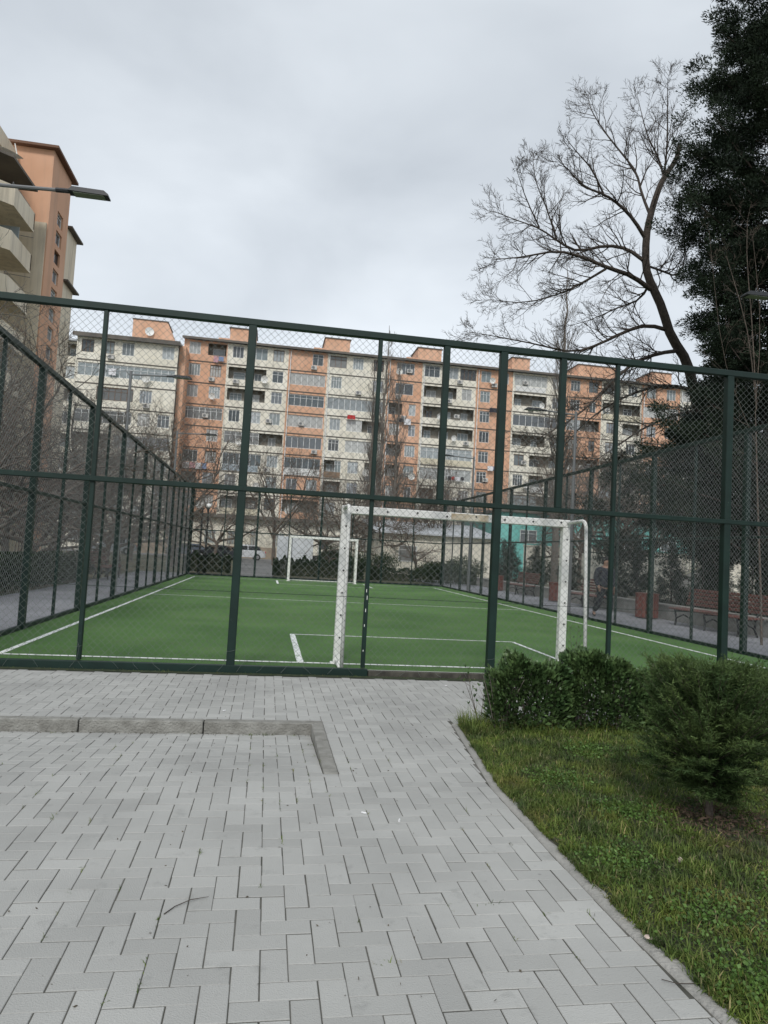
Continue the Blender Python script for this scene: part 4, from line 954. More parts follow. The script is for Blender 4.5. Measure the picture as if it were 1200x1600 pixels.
def section(par, x0, x1, m_wall, rows, dy=0., nf=NF, z0=GZ, fh=FH, ground=True):
    k = MB(); W_ = x1-x0; REC = 1.25
    body = MB(); pend = []; encl = []
    for f in range(nf):
        zb = z0+(nf-1-f)*fh; row = rows[f % len(rows)]; nc = len(row); cw = W_/nc
        body.box(x0, x1, dy-.14, dy+.02, zb+.13, zb+1.02)                      # parapet panel, proud
        body.box(x0, x1, dy-.05, dy+.02, zb+fh-.27, zb+fh-.001)                   # lintel band
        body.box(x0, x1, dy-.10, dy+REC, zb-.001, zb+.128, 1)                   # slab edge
        i = 0
        while i < nc:
            c = row[i]; j = i
            while j+1 < nc and row[j+1] == c and c in 'LG': j += 1
            a, b_ = x0+i*cw, x0+(j+1)*cw; e = .22 if c in 'LG' else .0
            if c in 'LG':
                body.box(a, a+e, dy-.03, dy+.25, zb+1.02, zb+fh-.27); body.box(b_-e, b_, dy-.03, dy+.25, zb+1.02, zb+fh-.27)
                if c == 'G':
                    ww = b_-a-2*e; pend.append((a+e, dy+.03, zb+1.04, ww, fh-1.33, max(3, int(ww/.75))))
                else:
                    n_ = max(1, int((b_-a)/2.4))
                    for q in range(n_):
                        ww = rb.choice((1.0, 1.4, 1.6)); xx = a+(b_-a)*(q+.5)/n_-ww/2+rb.uniform(-.3, .3); pend.append((xx, dy+REC-.08, zb+.9, ww, 1.35, 2))
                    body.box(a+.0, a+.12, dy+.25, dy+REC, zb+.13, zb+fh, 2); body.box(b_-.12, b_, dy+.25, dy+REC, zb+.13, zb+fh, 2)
                    rr_ = rb.random(); span = b_-a-2*e
                    if rr_ < .22: pend.append((a+e, dy+.06, zb+1.04, span, fh-1.33, max(3, int(span/.8))))          # glazed in
                    elif rr_ < .42: q = span*rb.uniform(.35, .6); x_ = a+e+(span-q if rb.random() < .5 else 0); pend.append((x_, dy+.06, zb+1.04, q, fh-1.33, max(2, int(q/.7))))
                    if rb.random() < .2: encl.append((a+rb.uniform(.1, .6), b_-rb.uniform(.1, .6), dy-.2, zb+.2, zb+rb.choice((.95, 1.05, 1.2)), rb.randrange(4)))
            else:
                ww = {'w': 1.5, 'W': 2.6, 'n': 1.0, '.': 0}[c]; ww = min(ww, cw-.3)
                cx = (a+b_)/2+rb.uniform(-.1, .1); wa, wb = cx-ww/2, cx+ww/2
                if ww <= 0: body.box(a, b_, dy-.03, dy+.25, zb+1.02, zb+fh-.27)
                else:
                    body.box(a, wa, dy-.03, dy+.25, zb+1.02, zb+fh-.27); body.box(wb, b_, dy-.03, dy+.25, zb+1.02, zb+fh-.27)
                    pend.append((wa, dy+.06, zb+1.04, round(ww, 1), fh-1.33, 3 if ww > 1.2 else 2))
            i = j+1
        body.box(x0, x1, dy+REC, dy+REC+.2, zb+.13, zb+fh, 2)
    body.box(x0-.06, x0+.06, dy-.16, dy+REC, z0, z0+nf*fh, 0)
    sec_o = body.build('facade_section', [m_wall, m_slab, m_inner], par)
    for (x, y, z, w_, h_, nv) in pend: window(sec_o, x, y, z, w_, h_, nv)
    for (xa, xb, y, za, zb, mi) in encl: k2 = MB(); k2.box(xa, xb, y, y+.05, za, zb); k2.build('balcony_panel', m_enc[mi], sec_o)
    for f in range(nf):
        if rb.random() < .45: obj_at('air_conditioner', ACM, sec_o, (x0+rb.uniform(.3, W_-1.2), dy-.15, z0+f*fh+rb.choice((.35, 1.2))))
        if rb.random() < .16: obj_at('satellite_dish', DISHM, sec_o, (x0+rb.uniform(.5, W_-.8), dy-.7, z0+f*fh+1.2), rb.uniform(-.5, .5), .2, rb.uniform(.9, 1.3))
    return sec_o
SY = YBLD/100.
secs = [(-13.3, -7.3, m_orange, ['wL', 'ww', 'ww', 'GG', '.w', 'Lw', 'Lw', 'Lw']),
        (-7.3, 1.35, m_cream, ['wLw', 'LLw', 'LLw', 'www', 'LLL', 'LLw', 'w.w', 'LLw']),
        (1.35, 6.95, m_orange, ['.w', 'LL', 'LL', 'LL', 'LL', 'LL', 'ww', 'LL']),
        (6.95, 15.9, m_cream, ['Lww', 'w.w', 'LLL', 'wLL', 'wLL', 'LwL', 'Lww', 'www']),
        (15.9, 21.1, m_orange, ['W', 'W', 'Ln', 'wn', 'Lw', 'Lw', 'wn', 'ww']),
        (21.1, 29.5, m_cream, ['WWW', 'LLw', 'LLL', 'LLL', 'LLL', 'LLL', 'Lww', 'www']),
        (29.5, 35.2, m_orange, ['ww', 'w.', 'wn', 'wn', 'wn', 'wn', 'wn', 'ww']),
        (35.2, 43.8, m_cream, ['LLw', 'LLw', 'LLL', 'LLw', 'wLL', 'wLw', 'LLL', 'www']),
        (43.8, 49.7, m_orange, ['ww', 'wn', 'LL', 'wn', 'LL', 'wn', 'ww', 'LL']),
        (49.7, 56.5, m_cream, ['Lw', 'LL', 'wL', 'ww', 'LL', 'Lw', 'LL', 'ww']),
        (56.5, 63, m_orange, ['ww', 'LL', 'ww', 'LL', 'ww', 'LL', 'ww', 'LL']),
        (63, 71, m_cream, ['LLw', 'wLL', 'LLw', 'LLw', 'wLL', 'wLw', 'LLL', 'www'])]
for x0, x1, mm, rows in secs:
    so_ = section(bld, x0*SY, x1*SY, mm, rows)
    if rb.random() < .75: k = MB(); xx = x0*SY+.22; k.tube([(xx, -.24, .3), (xx, -.24, ROOFZ-.2)], .06, 6); k.build('drain_pipe', m_frame, so_)
    k = MB(); xa = x0*SY; k.tube([(xa, -.2, GZ+rb.uniform(4, 20)), (xa+3, -.25, GZ+rb.uniform(3, 19)), (x1*SY, -.2, GZ+rb.uniform(3, 20))], .018, 3); k.build('cable', m_black, so_)
B0, B1 = -13.3*SY, 71*SY
k = MB(); k.box(B0, B1, 1.46, 12, GZ, ROOFZ-.01); k.box(B0, B1, .35, 12, -.1, GZ-.01)
k.build('body_wall', m_cream, bld)
k = MB(); k.add([(B0-.3, -.75, ROOFZ+.02), (B1, -.75, ROOFZ+.02), (B1, 6, ROOFZ+1.15), (B0-.3, 6, ROOFZ+1.15), (B0-.3, 12.5, ROOFZ+.1), (B1, 12.5, ROOFZ+.1), (B0-.3, -.75, ROOFZ+.16), (B1, -.75, ROOFZ+.16), (B1, 6, ROOFZ+1.3), (B0-.3, 6, ROOFZ+1.3)],
                [(0, 1, 2, 3), (3, 2, 5, 4), (6, 7, 8, 9), (0, 1, 7, 6), (0, 3, 9, 6)]); 
k.box(B0-.3, B1, -.82, -.74, ROOFZ-.06, ROOFZ+.24, 1)
k.build('roof', [m_roofm, m_slab], bld)
for x, y in [(360, 400), (507, 545), (650, 686), (795, 822), (897, 958), (1010, 1040)]:
    a = float(atY(x, 540, YBLD+5)[0]); b_ = float(atY(y, 540, YBLD+5)[0]); k = MB()
    k.box(a, b_, 3, 8, ROOFZ+.3, ROOFZ+3.1); k.box(a-1.6, a, 3.5, 6, ROOFZ+.3, ROOFZ+1.7); k.box(a-.15, b_+.15, 2.85, 8.15, ROOFZ+3.1, ROOFZ+3.22, 1); k.build('roof_house', [m_orange, m_slab], bld)
# ground-floor openings
for i, x in enumerate(np.arange(B0+1.2, B1-2, 3.1)):
    window(bld, float(x), .28, 1.7, 1.5 if i % 3 else 1.0, 1.8 if i % 3 else 2.0, 3 if i % 3 else 2)
k = MB(); k.box(B0, B1, -.6, .34, GZ-.35, GZ-.02); k.build('canopy', m_slab, bld)
# left cream block
lb = thing('apartment_building', 'cream end block with open loggias and an orange roof house, left of the long block', 'building', (0, 92, 0))
YL = 92.
LR = 26.9; LZ = LR-FH*NF
section(lb, -25.3, -13.0, m_cream, ['www.w', 'LLLLL', '.GGw.', 'GGGww', 'LLGGG', 'wLLLw', 'GGLLw', 'wwwww'], 0, NF, LZ)
section(lb, -40, -25.5, m_cream, ['ww.LL', 'LLLww', 'wwwLL', 'LLLLw', 'wLLLL', 'wwLLw', 'LLwww', 'wwwww'], 3, NF, LZ)
k = MB(); k.box(-40, -13.0, 4.5, 16, -.1, LR-.02); k.box(-25.3, -13.0, 1.46, 4.49, LZ, LR-.02); k.box(-25.3, -13.0, .3, 4.49, -.1, LZ-.02); k.build('body_wall', m_cream, lb)
k = MB(); k.box(-13.0, -12.2, 1.2, 15, 0, LR+.4); k.build('stair_recess_wall', m_orange, lb)
k = MB(); k.prism([(-.7, LR+.05), (6, LR+.95), (16, LR+.1), (16, LR+.25), (6, LR+1.1), (-.7, LR+.3)], 'x', -25.8, -12.7); k.prism([(2.3, LR+.0), (8, LR+.6), (8, LR+.75), (2.3, LR+.2)], 'x', -40, -25.81); k.build('roof', [m_roofm], lb)
k = MB(); k.box(-25.8, -12.7, -.78, -.71, LR-.12, LR+.4); k.build('eaves_board', m_slab, lb)
k = MB(); xa, xb = float(atY(208, 520, 96)[0]), float(atY(262, 520, 96)[0]); k.prism([(xa, LR+.8), (xb+1.4, LR+.8), (xb, LR+4.0), (xa, LR+4.0)], 'y', 3.5, 8); k.box(xa-.1, xb+.1, 3.4, 8.1, LR+4.0, LR+4.12, 1); k.build('roof_house', [m_orange, m_slab], lb)
obj_at('satellite_dish', DISHM, lb, ((xa+xb)/2, 3.2, LR+2.4), .3, 0, 1.3)
for i, x in enumerate(np.arange(-24.5, -14, 3.0)): window(lb, float(x), .24, 1.2, 1.5, 1.5, 3)
# laundry on the lines
rl = random.Random(3)
lm = [mat('cloth_'+n_, c, .9) for n_, c in (('red', (.45, .03, .03)), ('white', (.7, .7, .72)), ('dark', (.03, .03, .04)), ('blue', (.2, .26, .4)), ('pink', (.5, .3, .33)))]
def laundry(label, x, z, y, items):
    t_ = thing('laundry', label, 'laundry', (x, y, z), group='washing hung on the facade'); k = MB(); k.tube([(-.2, 0, 0), (sum(w for _, w, _ in items)+.3, 0, 0)], .012, 4); k.build('line', m_lampg, t_); u = 0
    for mi, w_, h_ in items:
        k = MB(); n = 5; V = []
        for i in range(n+1):
            q = u+w_*i/n; V += [(q, .03*math.sin(i*2), 0), (q, .05*math.sin(i*2.2+1), -h_*(1-.08*rl.random()))]
        k.add(V, [(2*i, 2*i+1, 2*i+3, 2*i+2) for i in range(n)]); k.build('cloth', lm[mi], t_); u += w_+.06
for lab, p_, items in [('red cloth hanging from a cream balcony of the long block', (543, 648), [(0, 1.1, .6)]), ('dark and white washing on the orange section with dishes', (621, 653), [(2, .9, .5), (1, 1.0, .9)]),
                       ('row of pale purple cloths on the low left orange section', (285, 721), [(1, .9, .9), (4, .7, .8), (1, .8, .9), (3, .6, .8)]), ('pink and blue washing in the top orange loggia at left', (334, 556), [(4, .6, .9), (3, .7, .7)]),
                       ('black clothes below a window of the orange section right of centre', (765, 637), [(2, 1.1, .7)]), ('white washing low on the orange section right of centre', (762, 728), [(1, .8, .7), (3, .6, .5)]),
                       ('white bundle in the upper loggia of the left cream block', (170, 575), [(1, .9, .9)]), ('mixed washing on the cream section right of centre', (700, 744), [(2, .5, .6), (0, .4, .5), (1, .8, .6), (2, .5, .5)])]:
    yy = 96.4 if p_[0] > 283 else 91.5; q = atY(p_[0], p_[1], yy); laundry(lab, float(q[0]), float(q[2]), yy, items)
m_cream2 = mat('warm_cream_render', (.66, .575, .44), .9, (.78, .70, .56), .35, 8, streak=.55)
# ---- near tower block at left (facade looks toward +X)
tb = thing('apartment_building', 'tall orange and cream block at the left edge with chamfered balconies and small stair windows', 'building', (-17.3, 46, 0))
def lx(x, y, z): return (x+17.3, y-46, z)
def bx(k, x0, x1, y0, y1, z0, z1, mi=0): k.box(x0+17.3, x1+17.3, y0-46, y1-46, z0, z1, mi)
k = MB(); bx(k, -30, -17.3, 22, 46.2, -.1, 25.3); bx(k, -30, -17.3, 50, 53.2, -.1, 24.6); bx(k, -17.3, -17.1, 22, 46.1, 24.4, 25.4); k.build('cream_wall', m_cream2, tb)
k = MB(); TX = -15.0; y0_, y1_ = 46.0, 49.9; TZ = 26.0
wz = [(21.95-1.28*i) for i in range(16)]; wy0, wy1 = 47.6, 48.8
bx(k, -19, TX-.25, y0_+.0, y1_, -.1, TZ)
bx(k, TX-.25, TX, y0_, wy0, -.1, TZ); bx(k, TX-.25, TX, wy1, y1_, -.1, TZ)
zp = TZ
for z in wz: bx(k, TX-.25, TX, wy0, wy1, z+.9, zp); zp = z
bx(k, TX-.25, TX, wy0, wy1, -.1, zp)
tw_ = k.build('stair_tower', m_orange, tb)
for z in wz: window(tw_, TX-.14+17.3, wy0-46, z, 1.2, .9, 1, R(90))
k = MB(); bx(k, -17.29, -15.08, y0_-.12, y0_-.003, -.1, 21.2); k.build('pilaster', m_cream2, tb)
k = MB(); bx(k, -19.2, TX+.35, y0_-.4, y1_+.4, TZ, TZ+.16); k.build('roof', mat('roof_board_brown', (.16, .09, .06), .9), tb)
def balcony(yA, yB, z, par, ch=1.8, X1=-15.15, first_mi=0, hpar=1.0, yback=None):
    X0 = -17.3; pl = [(X0, yA), (X1, yA+ch), (X1, yB), (X0, yB)]; k = MB()
    P = [(x+17.3, y-46) for x, y in pl]; k.prism(P, 'z', z-.14, z)
    for (a, b_) in ((0, 1), (1, 2), (2, 3)):
        p, q = Vector(P[a]), Vector(P[b_]); d = (q-p).normalized(); n_ = Vector((-d.y, d.x))*.12
        k.prism([p, q, q+n_, p+n_], 'z', z+.001, z+hpar)
    return k.build('balcony', m_cream2, par)
for i in range(8):
    z = 19.85-i*2.55
    balcony(38.9, 44.05, z, tb)
    balcony(26.5, 35.5, z, tb, 1.2)
    window(tb, .02, 41.8-46, z+.9, 1.4, 1.3, 2, R(90)); window(tb, .02, 37.0-46, z+.9, 1.2, 1.2, 2, R(90))
    obj_at('air_conditioner', ACM, tb, (0, 43.0-46, z+(1.5 if i % 2 == 0 else .3)), R(90), 0, 1.1)
    if i % 3 != 1: k = MB(); k.tube([(1.9, 41-46, z+1.35), (1.9, 43.8-46, z+1.35)], .015, 4); k.tube([(1.9, 41-46, z+.9), (1.9, 41-46, z+1.35)], .015, 4); k.tube([(1.9, 43.8-46, z+.9), (1.9, 43.8-46, z+1.35)], .015, 4); k.build('drying_rail', m_lampg, tb)
    if i in (1, 4): k = MB(); k.box(.3, 1.7, 43.0-46, 43.06-46, z+1.0, z+2.2); k.build('balcony_panel', m_enc[1], tb)
    k = MB(); k.tube([(.03, 45.6-46, z+.2), (.5, 45.6-46, z+.25), (1.6, 45.7-46, z+.2)], .02, 4); k.tube([(.3, 44.5-46, z+.2), (.3, 45.9-46, z+.2), (.3, 45.9-46, z-1.2)], .015, 4); k.build('pipe', m_lampg, tb)
k = MB(); P = [(0, 39-46), (2.0, 40.5-46), (2.1, 44.3-46), (0, 44.3-46)]; k.prism(P, 'z', 22.35, 22.5); k.build('balcony_canopy', m_slab, tb)
obj_at('satellite_dish', DISHM, tb, (1.1, 42.3-46, 23.35), 1.0, -1.2, 1.5)
k = MB(); bx(k, -17.29, -15.2, 50.45, 52.9, -.1, 23.0); k.build('rear_bay', m_cream2, tb)
for z in (23.01, 19.2): k = MB(); bx(k, -17.3, -14.85, 50.4, 53.3, z, z+.12); k.build('eaves', m_slab, tb)

# ---- low structures beyond the pitch
tq = thing('turquoise_building', 'low turquoise panelled building above the beige wall at right', 'building', (30, 60, 0))
k = MB(); k.box(-9.4, 14, 0, 12, -.1, 5.9); 
for x in np.arange(-9.4, 14, 2.4): k.box(x, x+.08, -.03, .001, 2.6, 5.9)
k.build('panel_wall', m_turq, tq); k = MB(); k.box(-9.7, 14.3, -.4, 12.3, 5.902, 6.1); k.build('roof', m_slab, tq)
for x in (-7.6, -3, 1.8, 6.2): window(tq, x, -.06, 3.2, 1.6, 1.2, 2)
lo = thing('low_house', 'small beige flat-walled house with a pale sheet roof beyond the far right corner', 'building', (14, 55, 0))
k = MB(); k.box(-5.2, 4.3, 0, 8, -.1, 3.2); k.build('wall', m_cream, lo)
k = MB(); k.prism([(-.5, 3.2), (8.5, 4.5), (8.5, 4.62), (-.5, 3.32)], 'x', -5.6, 4.8); k.build('roof', m_roofm, lo); window(lo, -3.6, -.05, 1.0, 1.5, 1.3, 2)
wl = thing('boundary_wall', 'long beige retaining wall behind the young pines', 'wall', (30, 47, 0)); k = MB(); k.box(-12, 25, 0, .3, -.1, 2.62); k.box(-12.05, 25.05, -.05, .35, 2.622, 2.72); k.build('wall_face', m_cream, wl)
wl2 = thing('retaining_wall', 'nearer beige wall with a green railing, behind the long front bench', 'wall', (19, 30.5, 0)); k = MB(); k.box(-4.4, 12, 0, .3, -.1, 2.05); k.build('wall_face', m_cream, wl2)
k = MB(); k.box(-4.4, 12, .1, .15, 2.85, 2.92); k.box(-4.4, 12, .1, .15, 2.1, 2.15)
for x in np.arange(-4.4, 12, .16): k.box(x, x+.025, .11, .14, 2.051, 2.85)
k.build('railing', m_green, wl2)
def picket(label, x0, y0, x1, y1, z0, z1, mt, st=.13, group=None):
    d = Vector((x1-x0, y1-y0, 0)); n = int(d.length/st); t_ = thing('picket_fence', label, 'railing', (x0, y0, 0), math.atan2(d.y, d.x), group)
    k = MB()
    for i in range(n+1): k.box(i*st, i*st+.045, -.012, .012, z0, z1)
    k.build('pickets', mt, t_); k = MB(); k.box(0, d.length, .013, .04, z0+.12, z0+.17); k.box(0, d.length, .013, .04, z1-.2, z1-.15); k.build('rail', mt, t_)
    k = MB()
    for i in range(0, n+1, 16): k = MB(); k.box(i*st-.03, i*st+.04, .041, .1, 0, z1+.05); k.build('support', mt, t_)
m_picket = mat('picket_cream', (.34, .31, .24), .8)
picket('cream picket fence behind the hedge at the left edge', -22, 33.5, -9.0, 33.5, .25, 1.42, m_picket)
picket('cream picket fence running away along the left trees', -11.4, 9, -11.4, 32.5, .2, 1.4, m_picket)
bw = thing('low_wall', 'brown plinth wall before the ground floor of the long block', 'wall', (-6, 92.0, 0)); k = MB(); k.box(-14, 7.2, 0, .3, -.1, 1.5); k.build('plinth', mat('plinth_tan', (.26, .20, .15), .9, (.34, .28, .21), .6), bw)
picket('cream railing on top of the brown plinth wall', -20, 92.1, 1.2, 92.1, 1.502, 3.0, m_rail, .22)
# stair railing with yellow-cream bars
sr = thing('stair_railing', 'yellowish stair railing sloping up behind the long bench', 'railing', (19.0, 31.5, 0)); k = MB()
a = atY(1067, 868, 29.8)-np.array([19, 31.5, 0]); b_ = atY(1112, 845, 29.8)-np.array([19, 31.5, 0])
for i in range(9):
    q = a+(b_-a)*i/8; k.tube([q, q-np.array([0, 0, 1.0])], .02, 5)
k.tube([a, b_], .03, 5); k.tube([a-[0, 0, .95], b_-[0, 0, .95]], .03, 5); k.build('bars', m_rail, sr)
k = MB()
for i in range(8):
    q = a+(b_-a)*i/8; k.box(q[0], q[0]+(b_[0]-a[0])/8, q[1]+.08, q[1]+1.6, 0, q[2]-1.0)
k.build('steps', m_haunch, sr)
# low planter wall beside the right walkway
pw = thing('planter_wall', 'low beige planter wall along the right walkway behind the benches', 'wall', (12.0, 8, 0))
for i in range(18):
    k = MB(); k.cbox(0, .28, i*2.0+.01, i*2.0+1.99, -.05, .4, .015); k.build('wall_block', m_haunch, pw)
    k = MB(); k.cbox(-.04, .32, i*2.0+.01, i*2.0+1.99, .401, .46, .012); k.build('coping', m_haunch, pw)
gb = MB(); gb.add([(12.2, 8, .33), (15.5, 8, .33), (15.5, 44, .33), (12.2, 44, .33)], [(0, 1, 2, 3)]); struct(gb.build('planting_soil', m_ground))
# ---- benches
def bench(label, x, y, rz, Ln=2.6, group='slatted benches by the walkways'):
    t_ = thing('park_bench', label, 'bench', (x, y, 0), rz, group)    # faces local -Y
    k = MB()
    for i in range(5): k.cbox(-Ln/2, Ln/2, -.24+i*.1, -.165+i*.1, .43+.004*i, .465+.004*i, .006)
    k.build('seat', m_wood, t_); k = MB()
    for i in range(5):
        z = .56+i*.095; yy = .30+i*.025; k.cbox(-Ln/2, Ln/2, yy, yy+.03, z, z+.075, .006)
    k.build('backrest', m_wood, t_)
    for s in (-Ln*.4, 0, Ln*.4):
        k = MB(); k.tube([(s, -.22, 0), (s, -.2, .2), (s, -.24, .41)], .028, 6); k.tube([(s, .3, 0), (s, .22, .2), (s, .27, .45), (s, .36, .66), (s, .43, 1.02)], .028, 6); k.tube([(s, -.25, .41), (s, .27, .41)], .025, 6)
        k.tube([(s, -.2, .2), (s, .02, .3), (s, .22, .2)], .02, 6); k.build('leg', m_iron, t_)
bench('long reddish slatted bench nearest the thick right fence post', 11.35, 16.3, R(-90), 3.2)
bench('reddish slatted bench behind the walking person', 11.4, 23.4, R(-90), 2.6)
bench('reddish slatted bench partly hidden by the near goal post', 11.4, 30.2, R(-90), 2.6)
bench('reddish bench end at the right edge of the picture', 11.35, 12.2, R(-90), 2.6)
bench('brown slatted bench on the left walkway by the hedge', -5.9, 27.8, R(90), 2.4)
def planter(label, x, y):
    t_ = thing('red_planter', label, 'planter', (x, y, 0), group='red slatted planters'); k = MB(); n = 16
    for i in range(n):
        a = 2*math.pi*i/n; c, s = math.cos(a), math.sin(a); xf = Matrix.Rotation(a, 4, 'Z'); k.cbox(.29, .33, -.05, .05, .03, .72, .008, 0, xf)
    k.build('slats', m_redpot, t_); k = MB(); k.tube([(0, 0, .05), (0, 0, .6)], .285, 16); k.build('drum', m_iron, t_); k = MB(); k.tube([(0, 0, .722), (0, 0, .76)], .35, 16); k.build('rim', m_redpot, t_)
planter('dark red slatted round planter between the person and the long bench', 11.45, 19.6)
planter('far dark red planter near the end of the right walkway', 11.3, 33.2)
planter('third red planter beside the second bench', 11.45, 26.2)
# ---- parked vehicles
def car(label, x, y, rz, col, L_=4.6, W_=1.8, H_=1.62, suv=True, group='parked vehicles'):
    t_ = thing('parked_car', label, 'car', (x, y, 0), rz, group); mp_ = mat('car_paint', col, .25, spec=.6); h = L_/2; wb = L_*.29; rad = .34
    hood = .98 if suv else .9
    low = [(-h, .35), (-h+.02, .75), (-h+.08, hood-.02), (-h*.42, hood+.05), (h*.55, hood+.1), (h-.1, hood+.05), (h, .8), (h-.02, .35)]
    def arch(cx): return [(cx+rad*1.18*math.cos(a), rad+rad*1.18*math.sin(a)) for a in np.linspace(math.pi*1.02, -.02*math.pi, 9)]
    bot = [(h-.02, .3), ]+arch(wb)[::-1]+arch(-wb)[::-1]+[(-h+.02, .3)]
    prof = low[:-1]+[(h-.02, .35)]+bot[1:]
    bm = bmesh.new(); secs_ = [(-W_/2, .93, .0), (-W_/2+.0, .97, .0), (0, 1, 0), (W_/2, .97, 0)]
    rings = []
    for yy, sc in ((-W_/2, .96), (-W_/2+.12, 1.0), (W_/2-.12, 1.0), (W_/2, .96)):
        rings.append([bm.verts.new((p[0]*sc, yy if abs(yy) > .5 else yy, p[1] if p[1] < .6 else .6+(p[1]-.6)*(.93 if sc < 1 else 1))) for p in prof])
    n = len(prof)
    for a, b_ in zip(rings, rings[1:]):
        for i in range(n): bm.faces.new((a[i], a[(i+1) % n], b_[(i+1) % n], b_[i]))
    bm.faces.new(rings[0][::-1]); bm.faces.new(rings[-1]); bmesh.ops.recalc_face_normals(bm, faces=bm.faces[:])
    me = bpy.data.meshes.new('body'); bm.to_mesh(me); bm.free(); link('body', me, mp_, t_)
    cb = [(-h*.52, hood+.02), (-h*.22, H_-.03), (0, H_), (h*.5, H_-.03), (h*(.86 if suv else .72), hood+.02)]
    k = MB(); q = W_/2
    V = []
    for s in (-1, 1):
        for (a, z) in cb: V.append((a, s*(q-.07-(z-hood)*.22), z))
    k.add(V, [(0, 1, 2, 3, 4), (9, 8, 7, 6, 5), (0, 5, 6, 1), (1, 6, 7, 2), (2, 7, 8, 3), (3, 8, 9, 4)]); k.build('cabin', mp_, t_)
    k = MB()
    for s in (-1, 1):
        def wp(a, z): return (a, s*(q-.066-(z-hood)*.22+.004), z)
        z0, z1 = hood+.13, H_-.16
        for (a, b_, c_, d) in ((-h*.43, -h*.23, h*.07, h*.07), (h*.11, h*.11, h*.46, h*.5), (h*.54, h*.54, h*.66, h*.76)):
            k.add([wp(a, z0), wp(b_, z1), wp(c_, z1), wp(d, z0)], [(0, 1, 2, 3)])
    def ws(a, z, yy): return (a, yy, z)
    k.add([(-h*.505-.01, -q+.17, hood+.06), (-h*.505-.01, q-.17, hood+.06), (-h*.245-.01, q-.24, H_-.09), (-h*.245-.01, -q+.24, H_-.09)], [(0, 1, 2, 3)])
    e = .86 if suv else .72
    k.add([(h*(e-.03)+.02, -q+.17, hood+.09), (h*(e-.03)+.02, q-.17, hood+.09), (h*.545+.02, q-.24, H_-.1), (h*.545+.02, -q+.24, H_-.1)], [(0, 1, 2, 3)])
    k.build('windows', m_carglass, t_)
    for sx in (-wb, wb):
        for s in (-1, 1):
            k = MB(); k.tube([(sx, s*(q-.2), rad), (sx, s*(q+.005), rad)], rad, 18); w_ = k.build('wheel', m_tyre, t_); k = MB(); k.tube([(sx, s*(q-.0), rad), (sx, s*(q+.02), rad)], rad*.62, 10); k.build('rim', m_rim, w_)
    for s in (-1, 1):
        k = MB(); k.cbox(h*.955, h+.015, s*(q-.2)-.16, s*(q-.2)+.14, .82, 1.02, .01); k.build('tail_lamp', m_taill, t_)
        k = MB(); k.cbox(-h-.012, -h*.95, s*(q-.25)-.16, s*(q-.25)+.16, .66, .82, .01); k.build('headlamp', m_headl, t_)
        k = MB(); k.cbox(-h*.4, -h*.32, s*(q+.08)-.09, s*(q+.08)+.06, hood+.06, hood+.2, .02); k.build('mirror', mp_, t_)
    return t_
car('white compact SUV parked on the far road beyond the pitch', float(atY(383, 865, 80)[0]), 80, R(8), (.62, .64, .66), 4.4, 1.8, 1.72)
car('grey-blue hatchback beside the black lamp posts', float(atY(303, 865, 76)[0])-.8, 77, R(12), (.12, .14, .18), 4.4, 1.8, 1.5, True)
car('dark grey estate car between the hatchback and the white SUV', float(atY(340, 865, 72)[0])-.2, 73.5, R(-14), (.035, .04, .05), 4.6, 1.8, 1.5, False)
car('dark car behind the grey metal container', float(atY(508, 865, 74)[0])+.5, 76, R(5), (.03, .033, .04), 4.6, 1.8, 1.5, False)
car('white van-like car half hidden left of the pitch', -15.5, 74, R(20), (.4, .42, .44), 4.6, 1.8, 1.8, True)
ct = thing('metal_container', 'pale grey two-panel metal container beyond the long clipped hedge', 'container', (float(atY(433, 860, 70)[0]), 70, 0)); wct = float(atY(489, 860, 70)[0]-atY(433, 860, 70)[0])
k = MB(); k.cbox(0, wct*.4, 0, 2.2, .3, 2.72, .03); k.cbox(wct*.4+.05, wct, -.1, 2.2, .28, 2.68, .03)
for x in np.arange(.15, wct-.1, .3): k.box(x, x+.04, -.125 if x > wct*.4 else -.02, .0, .4, 2.55)
k.build('shell', m_cont, ct); k = MB()
for x in (.3, wct-.4): k.box(x, x+.15, .1, 2, -.05, .3)
k.build('foot', m_iron, ct)
# ================================================================== PERSON
def skin_obj(name, joints, edges, mt, parent, lvl=2):
    me = bpy.data.meshes.new(name); me.from_pydata([j[0] for j in joints], edges, []); me.update(); o = bpy.data.objects.new(name, me); C.objects.link(o)
    sk = o.modifiers.new('s', 'SKIN'); 
    for i, j in enumerate(joints):
        v = me.skin_vertices[0].data[i]; r_ = j[1]; v.radius = r_ if isinstance(r_, tuple) else (r_, r_); v.use_root = (i == 0)
    su = o.modifiers.new('u', 'SUBSURF'); su.levels = su.render_levels = lvl
    dg = bpy.context.evaluated_depsgraph_get(); m2 = bpy.data.meshes.new_from_object(o.evaluated_get(dg)); bpy.data.objects.remove(o)
    return link(name, m2, mt, parent, True)
m_skin = mat('skin', (.34, .2, .14), .6); m_jack = mat('navy_jacket', (.012, .014, .024), .85, (.02, .023, .036), 8); m_trou = mat('dark_trousers', (.014, .016, .024), .9); m_hair = mat('dark_hair', (.012, .009, .008), .8); m_shoe = mat('shoes', (.03, .028, .026), .6)
pr = thing('person', 'person in a dark navy jacket and dark trousers walking along the right walkway', 'person', (9.75, 19.0, 0), R(0))
